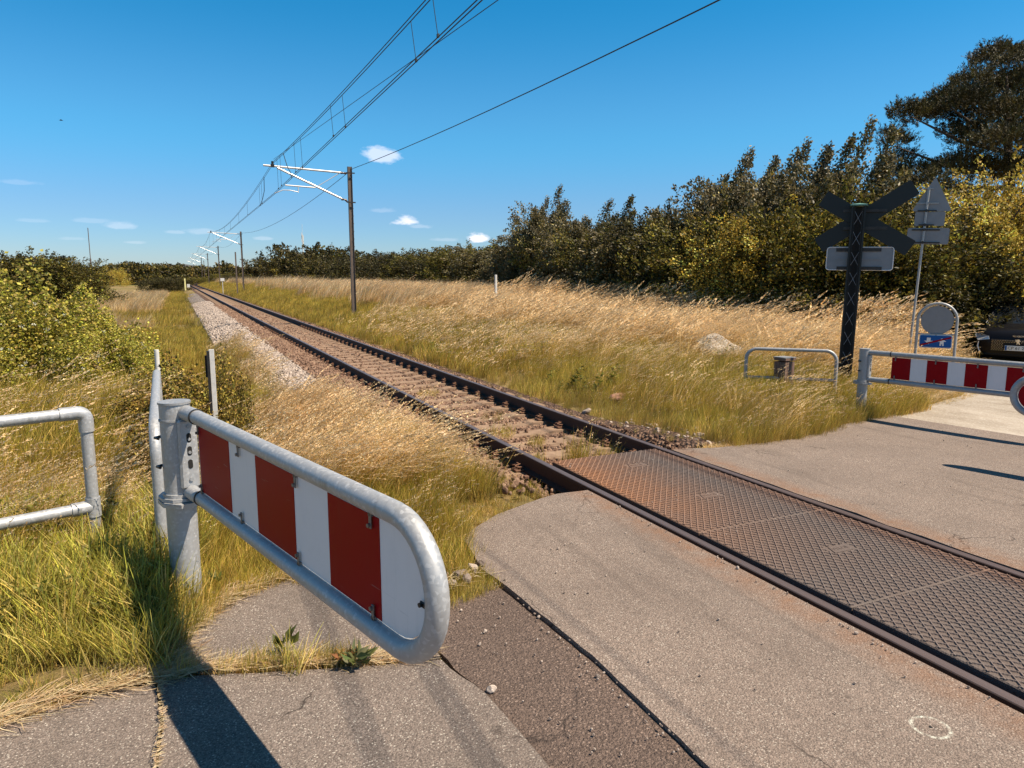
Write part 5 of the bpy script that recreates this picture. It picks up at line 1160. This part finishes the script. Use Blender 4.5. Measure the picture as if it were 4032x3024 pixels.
def scatter(name, P, rot, scl, idx, coll, label=None, cat=None):
    me = bpy.data.meshes.new(name); me.vertices.add(len(P)); me.vertices.foreach_set('co', np.asarray(P, np.float32).ravel())
    a = me.attributes.new('rot', 'FLOAT_VECTOR', 'POINT'); a.data.foreach_set('vector', np.asarray(rot, np.float32).ravel())
    a = me.attributes.new('scl', 'FLOAT_VECTOR', 'POINT'); a.data.foreach_set('vector', np.asarray(scl, np.float32).ravel())
    a = me.attributes.new('idx', 'INT', 'POINT'); a.data.foreach_set('value', np.asarray(idx, np.int32))
    o = link(name, me); nt = bpy.data.node_groups.new(name+'_nodes', 'GeometryNodeTree')
    nt.interface.new_socket('Geometry', in_out='INPUT', socket_type='NodeSocketGeometry'); nt.interface.new_socket('Geometry', in_out='OUTPUT', socket_type='NodeSocketGeometry')
    gi = nt.nodes.new('NodeGroupInput'); go = nt.nodes.new('NodeGroupOutput'); ip = nt.nodes.new('GeometryNodeInstanceOnPoints'); ci = nt.nodes.new('GeometryNodeCollectionInfo')
    ci.inputs['Collection'].default_value = coll; ci.inputs['Separate Children'].default_value = True; ci.inputs['Reset Children'].default_value = True
    def na(nm, dt):
        n_ = nt.nodes.new('GeometryNodeInputNamedAttribute'); n_.data_type = dt; n_.inputs['Name'].default_value = nm; return [s for s in n_.outputs if s.enabled][0]
    nt.links.new(gi.outputs[0], ip.inputs['Points']); nt.links.new(ci.outputs[0], ip.inputs['Instance']); ip.inputs['Pick Instance'].default_value = True
    nt.links.new(na('idx', 'INT'), ip.inputs['Instance Index']); nt.links.new(na('rot', 'FLOAT_VECTOR'), ip.inputs['Rotation']); nt.links.new(na('scl', 'FLOAT_VECTOR'), ip.inputs['Scale'])
    nt.links.new(ip.outputs[0], go.inputs[0]); m = o.modifiers.new('scatter', 'NODES'); m.node_group = nt
    return tag(o, label, cat, kind='stuff')
from math import atan2
def inpoly(x, y, poly):
    inside = np.zeros(len(x), bool); n = len(poly); j = n-1
    for i in range(n):
        xi, yi = poly[i]; xj, yj = poly[j]; c = ((yi > y) != (yj > y)) & (x < (xj-xi)*(y-yi)/((yj-yi) or 1e-9)+xi); inside ^= c; j = i
    return inside
ROADP = [[(1.7, -6), (5.0, -6), (5.0, 6.45), (3.3, 6.45), (3.3, 5.34), (2.67, 5.25), (2.26, 5.07), (1.93, 4.81), (1.8, 4.65), (1.70, 4.13)], [(-3.5, -6), (1.76, -6), (1.75, 3.9), (1.33, 3.74), (1.1, 3.7), (1.1, 3.28), (.56, 3.40), (0, 3.58), (-.44, 3.56), (-.81, 3.43), (-1.5, 3.05), (-3.5, 2.15)],
         [(-.10, 3.70), (.2, 3.6), (.56, 3.46), (1.07, 3.3), (1.08, 3.6), (.97, 4.0), (.78, 4.30), (.53, 4.50), (.25, 4.39), (0, 4.1), (-.1, 3.92)], [(4.9, -6), (9.9, -6), (34, -8), (34, 10), (26, 17), (20, 12.8), (15.5, 9.3), (12.8, 7.9), (11.2, 7.35), (9.35, 6.95), (8.75, 6.85), (7.7, 6.55), (6.9, 6.26), (6.33, 6.18), (5.4, 6.14), (4.95, 6.3)]]
def points(n, x0, x1, y0, y1, margin=1.2):
    x = rng.uniform(x0, x1, n); y = rng.uniform(y0, y1, n)
    dep = x*cf.x/math.cos(PITCH)+y*cf.y/math.cos(PITCH); lat = x*cr.x+y*cr.y
    m = (np.abs(lat) < .745*dep+margin) & (dep > 1.5)
    for P in ROADP: m &= ~inpoly(x, y, P)
    u = x-TC-curve(y); m &= ~((np.abs(u) < 1.62) & (y > 5.2)); return x[m], y[m]
def rots(n, wob=.12): return np.stack([rng.normal(0, wob, n), rng.normal(0, wob, n), rng.normal(0, .5, n)], 1)
allP = []; allR = []; allS = []; allI = []
def put(x, y, types, s, zo=0, aniso=None):
    n = len(x)
    if n == 0: return
    ye_ = np.interp(x, [9.3, 11.2, 12.8, 15.5, 20, 26], [6.95, 7.4, 7.95, 9.35, 12.8, 17]); s = s*np.where(x > 10.6, .22+.78*sm(.3, 2.6, y-ye_), 1)
    kq = ~((np.hypot(x-bo.x, y-bo.y) < .75) | ((np.hypot(x-8.4, y-8.0) < .95) & (rng.uniform(size=n) < .55)) | (((x-bo.x)*.87+(y-bo.y)*.5 < 0) & ((x-bo.x)*.87+(y-bo.y)*.5 > -1.6) & (np.abs((x-bo.x)*-.5+(y-bo.y)*.87) < .5) & (rng.uniform(size=n) < .7))) & ~(np.hypot((x+.52)/.16, (y-3.83)/.10) < 1)
    x = x[kq]; y = y[kq]; s = s if np.isscalar(s) else np.broadcast_to(s, kq.shape)[kq]; n = len(x)
    if n == 0: return
    allP.append(np.stack([x, y, zt(x, y)+zo], 1)); allR.append(rots(n)); ss = s*rng.uniform(.62, 1.3, n); allS.append(np.stack([ss, ss, ss], 1)); allI.append(np.array(types)[rng.integers(0, len(types), n)])
def edge_fade(x, y):  # smaller plants next to asphalt
    return np.clip((np.minimum(np.abs(y-3.55)*1.0, 9)), 0, 1)
# left near verge (in front of / around the pipe fence)
x, y = points(5200, -3.6, .0, 3.4, 6.6); d = fbm(x, y, .8, 3); lo = sm(3.5, 4.4, y-.25*x*0)
f = y-3.55-.5*np.maximum(0, -x-.8); k = f > .1
fs = .34+.66*sm(.05, 1.0, f); k = k & (rng.uniform(size=len(x)) < .45+.55*sm(.1, .7, f)); ka = k & (d < .48); kb = k & (d >= .44); put(x[ka], y[ka], T_lush, (.55+.5*lo[ka])*fs[ka]); put(x[kb], y[kb], T_green, (.7+.4*lo[kb])*fs[kb])
x, y = points(1500, -3.6, .1, 4.9, 7.4); put(x, y, T_yell, .85)
x, y = points(130, -2.5, .2, 5.2, 8.0); put(x, y, T_gold, .7); x, y = points(60, -2.5, .2, 5.2, 9); put(x, y, T_wisp, .8)
x, y = points(45, -1.4, .25, 4.2, 6.5); put(x, y, T_herb, .8)
# grass meadow left, mid distance
x, y = points(4600, -4.5, 1.3, 6.8, 14.2); d = fbm(x, y, 1.4, 6); put(x[d < .62], y[d < .62], T_green, 1.5+.08*np.maximum(0, y[d < .62]-9)); put(x[d >= .52], y[d >= .52], T_yell, 1.1)
x, y = points(150, -4, 1.5, 6.8, 12); put(x, y, T_wisp, .85)
# triangle of grass between the left gate and the track
x, y = points(9000, -.1, 2.75, 3.6, 9.5); d = fbm(x, y, .7, 12); dt = 2.55-x; far_ = sm(5.5, 8, y); lo = .45+.55*sm(4.1, 5.6, y+.4*(x*0))
rim = (y < 5.6) & (x > 1.9)
k = ~rim & (rng.uniform(size=len(x)) < .75)
a_ = k & (d > .50-.12*far_); b_ = k & (d <= .50-.12*far_)
put(x[b_], y[b_], T_green, (.95+.3*far_[b_])*lo[b_]*rng.uniform(.8, 1.2, b_.sum())); put(x[a_], y[a_], T_yell, (.85)*lo[a_]*rng.uniform(.8, 1.2, a_.sum()))
kk = rim & (rng.uniform(size=len(x)) < .5); put(x[kk], y[kk], T_green, .35); kk = rim & (x < 2.75) & (rng.uniform(size=len(x)) < .35); put(x[kk], y[kk], T_dry, .7)
x, y = points(2300, .2, 2.2, 5.9, 12.0); pr = (rng.uniform(size=len(x)) < (.25+.45*sm(.3, 1.2, x))) & (x < 2.2-.10*np.maximum(0, y-7.5)); sz = .78-.25*sm(1.4, 2.2, x); put(x[pr], y[pr], T_gold, sz[pr]*rng.uniform(.8, 1.15, pr.sum()))
x, y = points(110, .0, 2.0, 5.6, 10.0); put(x, y, T_wisp, .8)
x, y = points(1500, -.5, 1.5, 11, 18); k = x < 1.15; put(x[k], y[k], T_yell, .8)
# behind left: slope below the ballast, green and golden
x, y = points(4500, -9, .9, 14, 40, 3); put(x, y, T_fgreen, .8)
x, y = points(5200, -30, .8, 38, 140, 8); d = fbm(x, y, 12, 8); gx = (d > .38) & (x < -1.5); put(x[gx], y[gx], T_fgold, 1.1); put(x[~gx], y[~gx], T_fgreen, 1.4)
# right side: short green-yellow near the track, tall golden beyond
x, y = points(16000, 5.55, 13.5, 6.1, 16); d = fbm(x, y, 1.3, 21); tall = sm(9.6, 11.4, x+(d-.5)*3+.10*(y-8)); pr = rng.uniform(size=len(x)); u_ = x-5.6
sparse = (x < 6.5) & (y > 6.7); kp = ~(sparse & (pr < .72))
a_ = (pr < tall+.06) & kp; b_ = ~a_ & (d > .44) & kp; c_ = ~a_ & (d <= .47) & kp
sub = rng.uniform(size=len(x)) < .65
put(x[a_ & sub], y[a_ & sub], T_gold, .92); put(x[b_], y[b_], T_yell, .72+.2*sm(6, 9, x[b_])); put(x[c_], y[c_], T_green, .95+.3*sm(6, 9, x[c_]))
x, y = points(13000, 5.7, 22, 14, 30); d = fbm(x, y, 1.8, 22); tall = sm(8.4, 10.8, x+(d-.5)*3.5); pr = rng.uniform(size=len(x)); kp = ~((x < 6.3) & (pr < .5))
a_ = (pr < tall) & kp; b_ = ~a_ & kp; put(x[a_], y[a_], T_mgold, 1.0); a2_ = b_ & (rng.uniform(size=len(x)) < .16); put(x[a2_], y[a2_], T_mgold, .7); c_ = b_ & (d < .46); put(x[c_], y[c_], T_mgreen, 1.35); c_ = b_ & (d >= .42); put(x[c_], y[c_], T_myell, .95)
x, y = points(2600, 13, 22, 7.5, 15); k = (x < 15.5) | (y > 12.5); put(x[k], y[k], T_mgold, .8); k = ~k & (y > 11.2); put(x[k], y[k], T_mgreen, .9)
x, y = points(1500, 9.6, 13.5, 7.4, 10.5); put(x, y, T_mgreen, 1.1)
x, y = points(11000, 5.8, 23, 29, 75); d = fbm(x, y, 3, 23); tall = sm(8.0, 9.8, x+(d-.5)*4); pr = rng.uniform(size=len(x)); a_ = pr < tall; put(x[a_], y[a_], T_fgold, 1.05); put(x[~a_], y[~a_], T_fgreen, 1.0)
x, y = points(7500, 5.8, 26, 75, 230, 5); u_ = x-TC-curve(y); d = fbm(x, y, 6, 24); k = u_ > 1.7; a_ = k & (x+(d-.5)*5 > 9.0); put(x[a_], y[a_], T_fgold, 1.4); a_ = k & ~a_; put(x[a_], y[a_], T_fgreen, 1.5)
x, y = points(3000, 9.8, 19.5, 8.5, 34); k = rng.uniform(size=len(x)) < .2+.8*sm(13, 16, x+.0*y); put(x[k], y[k], T_plume, .88+.42*sm(12, 16, x[k]))
x, y = points(2600, 9.5, 19.5, 34, 70); put(x, y, T_plume, .9)
x, y = points(500, 1.0, 2.0, 8.5, 12.5); put(x, y, T_plume, .5)
x, y = points(1500, .6, 1.75, 9.5, 26); k = rng.uniform(size=len(x)) < .9-.75*sm(.9, 1.7, x+.25*(fbm(x, y, 1.5, 5)-.5)*2); put(x[k], y[k], T_yell, .9); k = ~k & (rng.uniform(size=len(x)) < .25); put(x[k], y[k], T_mgold, .7)
# herbs on the right
x, y = points(260, 6.2, 14, 9, 26); k = fbm(x, y, 1.6, 31) > .60; put(x[k], y[k], T_herb, 1.0)
# green verge by the right post
x, y = points(1300, 8.2, 10.6, 6.9, 9.3); put(x, y, T_green, 1.25)
# tufts between the rails and along the rail
for (cx, cy, n_, s_, T) in ((3.92, 6.75, 10, 1.35, T_yell), (4.15, 6.6, 7, 1.2, T_yell), (3.72, 7.2, 4, .9, T_green), (4.05, 7.9, 6, 1.0, T_green), (3.9, 8.6, 5, 1.0, T_green), (4.2, 9.6, 4, .9, T_yell), (4.0, 12.2, 5, .9, T_green)):
    x = cx+rng.normal(0, .08, n_); y = cy+rng.normal(0, .08, n_); put(x, y, T, s_*.8, .04)
x = rng.uniform(2.55, 3.1, 60); y = rng.uniform(5.45, 6.3, 60); put(x, y, T_green, .5, .01)
x = 2.72+rng.normal(0, .10, 46); y = rng.uniform(6.4, 13, 46); put(x, y, T_dry, 1.4, .02)
x = 2.5+rng.normal(0, .10, 90); y = rng.uniform(7.0, 11, 90); put(x, y, T_gold, .42)
x = rng.uniform(5.3, 5.7, 120); y = rng.uniform(6.8, 24, 120); put(x, y, T_green, .45)
# crack growth and dry edges
def along(poly, n, w):
    P = []; L = [math.dist(a, b) for a, b in zip(poly, poly[1:])]; tot_ = sum(L)
    for a, b, l in zip(poly, poly[1:], L):
        m = max(1, int(n*l/tot_)); t = rng.uniform(0, 1, m); P.append(np.stack([a[0]+(b[0]-a[0])*t, a[1]+(b[1]-a[1])*t], 1))
    P = np.concatenate(P); return P[:, 0]+rng.normal(0, w, len(P)), P[:, 1]+rng.normal(0, w, len(P))
CR1 = [(1.0, 3.25), (.56, 3.40), (.2, 3.53), (-.02, 3.6)]; ED1 = [(-.12, 3.66), (-.17, 3.92), (-.05, 4.15), (.22, 4.48), (.53, 4.6), (.8, 4.42)]; ED2 = [(-.2, 3.63), (-.44, 3.66), (-.81, 3.54), (-1.5, 3.15), (-2.6, 2.7)]
x, y = along(CR1, 70, .02); put(x, y, T_dry, .6, .04); x, y = along([(.72, 3.37), (.30, 3.5), (.1, 3.58)], 22, .02); put(x, y, T_green, .5, .03); x, y = along([(.42, 3.45), (.3, 3.5)], 4, .02); put(x, y, T_lush, .6, .03)
x, y = along(ED1, 150, .03); put(x, y, T_dry, .8, .02); x, y = along(ED2, 160, .05); put(x, y, T_dry, .9, .02); x, y = along([(-.1, 3.95), (-.25, 3.72), (-.5, 3.78)], 26, .06); put(x, y, T_lush, .75, 0)
x, y = along([(1.1, 3.75), (1.0, 4.1), (1.2, 4.1), (1.5, 4.35), (1.75, 4.5)], 70, .06); put(x, y, T_green, .8, 0); put(x[:30], y[:30], T_lush, .7)
ED3 = [(4.98, 6.4), (5.4, 6.3), (6.33, 6.34), (7.0, 6.45), (7.7, 6.75), (8.75, 7.05), (9.35, 7.1), (11.2, 7.65), (12.8, 8.2)]
x, y = along(ED3, 420, .06); put(x, y, T_dry, 1.0, .01)
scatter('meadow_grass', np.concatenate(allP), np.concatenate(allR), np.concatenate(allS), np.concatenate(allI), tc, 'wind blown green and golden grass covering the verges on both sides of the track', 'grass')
# loose straw at the asphalt edges
def straws(poly, n, w, zo, L=.14):
    x, y = along(poly, n, w); m = len(x); z = np.maximum(zt(x, y), zo)+rng.uniform(.002, .02, m); th = rng.normal(R(15), .55, m); l = L*rng.uniform(.3, 1.3, m)
    d = np.stack([np.cos(th), np.sin(th), rng.normal(0, .08, m)], 1); s_ = np.stack([-np.sin(th), np.cos(th), np.zeros(m)], 1)*.0016*rng.uniform(.6, 1.6, m)[:, None]; P = np.stack([x, y, z], 1)
    bend = s_*rng.normal(0, 6, m)[:, None]; V = np.stack([P-s_, P+s_, P+d*l[:, None]*.5+s_+bend, P+d*l[:, None]*.5-s_+bend, P+d*l[:, None]+s_*.4, P+d*l[:, None]-s_*.4], 1).reshape(-1, 3)
    b = np.arange(m)[:, None]*6; F = np.concatenate([b+np.array([0, 1, 2, 3]), b+np.array([3, 2, 4, 5])]); return V, F, np.repeat(pal(m, [(.62, .47, .28), (.72, .58, .38), (.48, .34, .18)], .15), 6, 0)
parts = [straws([(-.2, 3.55), (-.18, 3.2), (-.2, 2.9), (-.205, 2.2)], 420, .004, 0, .03), straws(CR1, 700, .022, 0), straws([(-.05, 3.6), (-.3, 3.62), (-.5, 3.62)], 500, .035, 0), straws(ED2, 1700, .045, 0), straws(ED1, 800, .03, 0), straws(ED3, 1600, .07, -.09, .2), straws([(1.0, 4.0), (1.2, 4.0), (1.6, 4.1)], 120, .05, 0)]
V, F, C = mesh_join(parts); tag(link('dry_straw', npmesh('dry_straw', V, F, C, M['grass'])), 'thin mats of dead dry straw lying along the asphalt edges', 'straw', kind='stuff')

# ---------------------------------------------------------------- ballast stones
sc_ = bpy.data.collections.new('stone_sources'); sp_ = bpy.data.collections.new('pale_stone_sources')
for k in range(5):
    for coll, mt in ((sc_, 'stone_rust'), (sp_, 'stone_pale')):
        me = rock_mesh(50+k, 2, .12, (.034, .027, .022), 9); me.materials.append(M[mt]); o = bpy.data.objects.new('%s%d' % (mt, k), me); coll.objects.link(o)
def stones(n, u0, u1, y0, y1, s, zj=.012):
    u = rng.uniform(u0, u1, n); y = rng.uniform(y0, y1, n); x = TC+curve(y)+u; P = np.stack([x, y, zt(x, y, False)+.030+rng.uniform(-.012, zj, n)], 1)
    return P, rng.uniform(0, 6.28, (n, 3)), np.repeat((s*rng.uniform(.7, 1.35, n))[:, None], 3, 1), rng.integers(0, 5, n)
def cat_(L): return [np.concatenate(k) for k in zip(*L)]
S1 = cat_([stones(5200, -.66, .66, 6.42, 13, 1), stones(5200, -.66, .66, 13, 26, 1.1), stones(4000, -.66, .66, 26, 60, 1.5), stones(700, -1.55, -.84, 5.5, 9, .95), stones(5200, -1.6, -.84, 8, 30, 1.15), stones(3000, -1.6, -.84, 30, 60, 1.6), stones(420, .84, 1.25, 6.5, 12, .9, .0), stones(2200, .84, 1.35, 12, 40, 1.15, .0)])
# stones lie between the sleepers: lower those that would cover a sleeper
yy = (S1[0][:, 1]-6.78) % .6; on = (yy < .12) | (yy > .48); onr = on & (np.abs(S1[0][:, 0]-TC) < .70)
S1[0][np.abs(S1[0][:, 0]-TC) > .8, 2] += .035; keep = ~onr | (rng.uniform(size=len(yy)) < .08)
S1[0][onr & keep, 2] += .03
S1 = [a[keep] for a in S1]
scatter('track_ballast', *S1, sc_, 'rust stained ballast stones between and beside the rails', 'ballast')
S2 = cat_([stones(5200, -2.7, -1.55, 11, 24, 1.35, .03), stones(6500, -3.0, -1.5, 24, 70, 1.9, .03), stones(500, -2.2, -1.55, 6.5, 11, 1.0)])
scatter('shoulder_ballast', *S2, sp_, 'pale new ballast heaped down the left shoulder of the track', 'ballast')
x, y = rng.uniform(5.5, 7.2, 260), rng.uniform(6.45, 9.2, 260); k = (x-5.5)+.3*(y-6.5) < 1.6*rng.uniform(size=260); x, y = x[k], y[k]; n_ = len(x)
scatter('loose_gravel', np.stack([x, y, zt(x, y)+.01], 1), rng.uniform(0, 6.28, (n_, 3)), np.repeat(rng.uniform(.7, 1.4, n_)[:, None], 3, 1), rng.integers(0, 5, n_), sp_, 'scattered pale gravel beside the far rail where the grass thins', 'gravel')
x = np.concatenate([rng.uniform(3.5, 4.7, 90), rng.uniform(2.0, 3.2, 40), rng.uniform(1.3, 1.74, 50), rng.uniform(1.70, 1.78, 60), rng.uniform(3.19, 3.26, 60), rng.uniform(5.2, 9, 60), rng.uniform(-.6, 1.1, 40)])
y = np.concatenate([rng.uniform(2.5, 6.3, 90), rng.uniform(2, 5, 40), rng.uniform(2, 3.8, 50), rng.uniform(2, 4.4, 60), rng.uniform(1.5, 5.3, 60), rng.uniform(3.5, 6.2, 60), rng.uniform(2.7, 3.3, 40)])
zc_ = np.where(x < 1.76, -.020, 0)+np.where(x > 5, road(x), 0)+np.where((x > 3.4) & (x < 4.8), -.002, 0); n_ = len(x)
scatter('grit', np.stack([x, y, zc_+.003], 1), rng.uniform(0, 6.28, (n_, 3)), np.repeat(rng.uniform(.10, .28, n_)[:, None]*np.where(rng.uniform(size=n_) > .93, 1.8, 1)[:, None], 3, 1), rng.integers(0, 5, n_), sp_, 'small pale grit and crumbs lying on the asphalt and the crossing deck', 'grit')
# single stones
for q, (px, py, D, s_, lab) in enumerate(((1812, 2275, 4.62, .055, 'white angular stone closest to the barrier tip at the end of the brown patch'), (1862, 2245, 4.72, .045, 'small white stone in the row at the end of the brown patch, middle one'), (1908, 2238, 4.78, .05, 'white stone tucked against the raised asphalt edge'), (1780, 2320, 4.5, .035, 'little pinkish stone in front of the white stones'), (1838, 2300, 4.55, .04, 'pinkish brown stone leaning on the white stones'), (1935, 2708, 3.34, .026, 'single pink pebble lying on the brown asphalt patch'), (2312, 1562, 11.2, .09, 'whitish stone half hidden in the grass right of the track'))):
    p = at(px, py, D); me = rock_mesh(80+q, 3, .15, (s_, s_*.8, s_*.65), 8); me.materials.append(M['stone_pale']); o = link('loose_stone', me); zz_ = -.022+s_*.45 if q < 6 else float(zt(p.x, p.y))+.06
    o.location = (p.x, p.y, zz_); o.rotation_euler = (q, q*2, q*3); tag(o, lab, 'stone')
# flat rust-red patch of old brick rubble in the right grass
p = atX(2470, 1560, 6.75); me = rock_mesh(95, 3, .12, (.34, .2, .10), 4); me.materials.append(plain('reddish_clay', (.33, .17, .12), .95, var=.3)); o = link('clay_mound', me); o.location = (p.x, p.y, float(zt(p.x, p.y))+.02); tag(o, 'low reddish mound of bare clay in the grass right of the track', 'mound')
# weeds growing in the crack
def weed(px, py, D, ls, n, cols, lab, up=.25):
    p = at(px, py, D); g = np.random.default_rng(int(px)); th = g.uniform(0, 6.28, n); P = np.zeros((n, 3)); r = g.uniform(0, .35, n)*ls; P[:, 0] = r*np.cos(th); P[:, 1] = r*np.sin(th); P[:, 2] = g.uniform(0, .6, n)*ls
    V, F, C = leaves(P, np.stack([np.cos(th), np.sin(th), up+g.uniform(0, .7, n)], 1), ls*g.uniform(.5, 1.1, n), ls*.36*np.ones(n), pal(n, cols, .2, g), .14, g)
    o = link('weed', npmesh('weed', V, F, C, M['leaf'])); o.location = (p.x, p.y, -.01); return tag(o, lab, 'weed')
weed(1400, 2585, 3.52, .10, 26, [(.13, .15, .05), (.18, .19, .08), (.10, .11, .03)], 'small pale green thistle rosette in the asphalt crack below the barrier end')
weed(1355, 2590, 3.56, .07, 22, [(.28, .12, .04), (.35, .2, .07)], 'small rusty brown withered weed beside the thistle rosette')
weed(1115, 2560, 3.65, .12, 12, [(.16, .17, .04), (.12, .13, .03)], 'upright green plantain weed in the asphalt crack', 1.1)
weed(560, 2450, 3.9, .16, 22, [(.12, .15, .03), (.17, .19, .05)], 'broad green dock leaves at the foot of the left gate post', .6)
weed(850, 2330, 4.5, .07, 12, [(.16, .17, .04)], 'tiny leafy weed in the dry grass right of the gate post', .8)
p = at(240, 474, 120); mb = MB(); mb.tube([(-.28, 0, 0), (-.1, 0, .02), (.15, 0, .01), (.32, 0, .0)], [.01, .07, .06, .015], 8)
for sg in (-1, 1): mb.add([(.12, sg*.03, .03), (-.08, sg*.03, .03), (-.02, sg*.30, .12), (.10, sg*.28, .13), (-.10, sg*.58, .05)], [(0, 1, 2, 3), (3, 2, 4)]); mb.add([(-.28, 0, .0), (-.42, sg*.06, 0), (-.40, 0, 0)], [(0, 1, 2)])
tag(mb.build('bird', M['hole'], loc=p), 'tiny dark bird flying in the upper left sky', 'bird')
print('OBJECTS', len(bpy.data.objects))
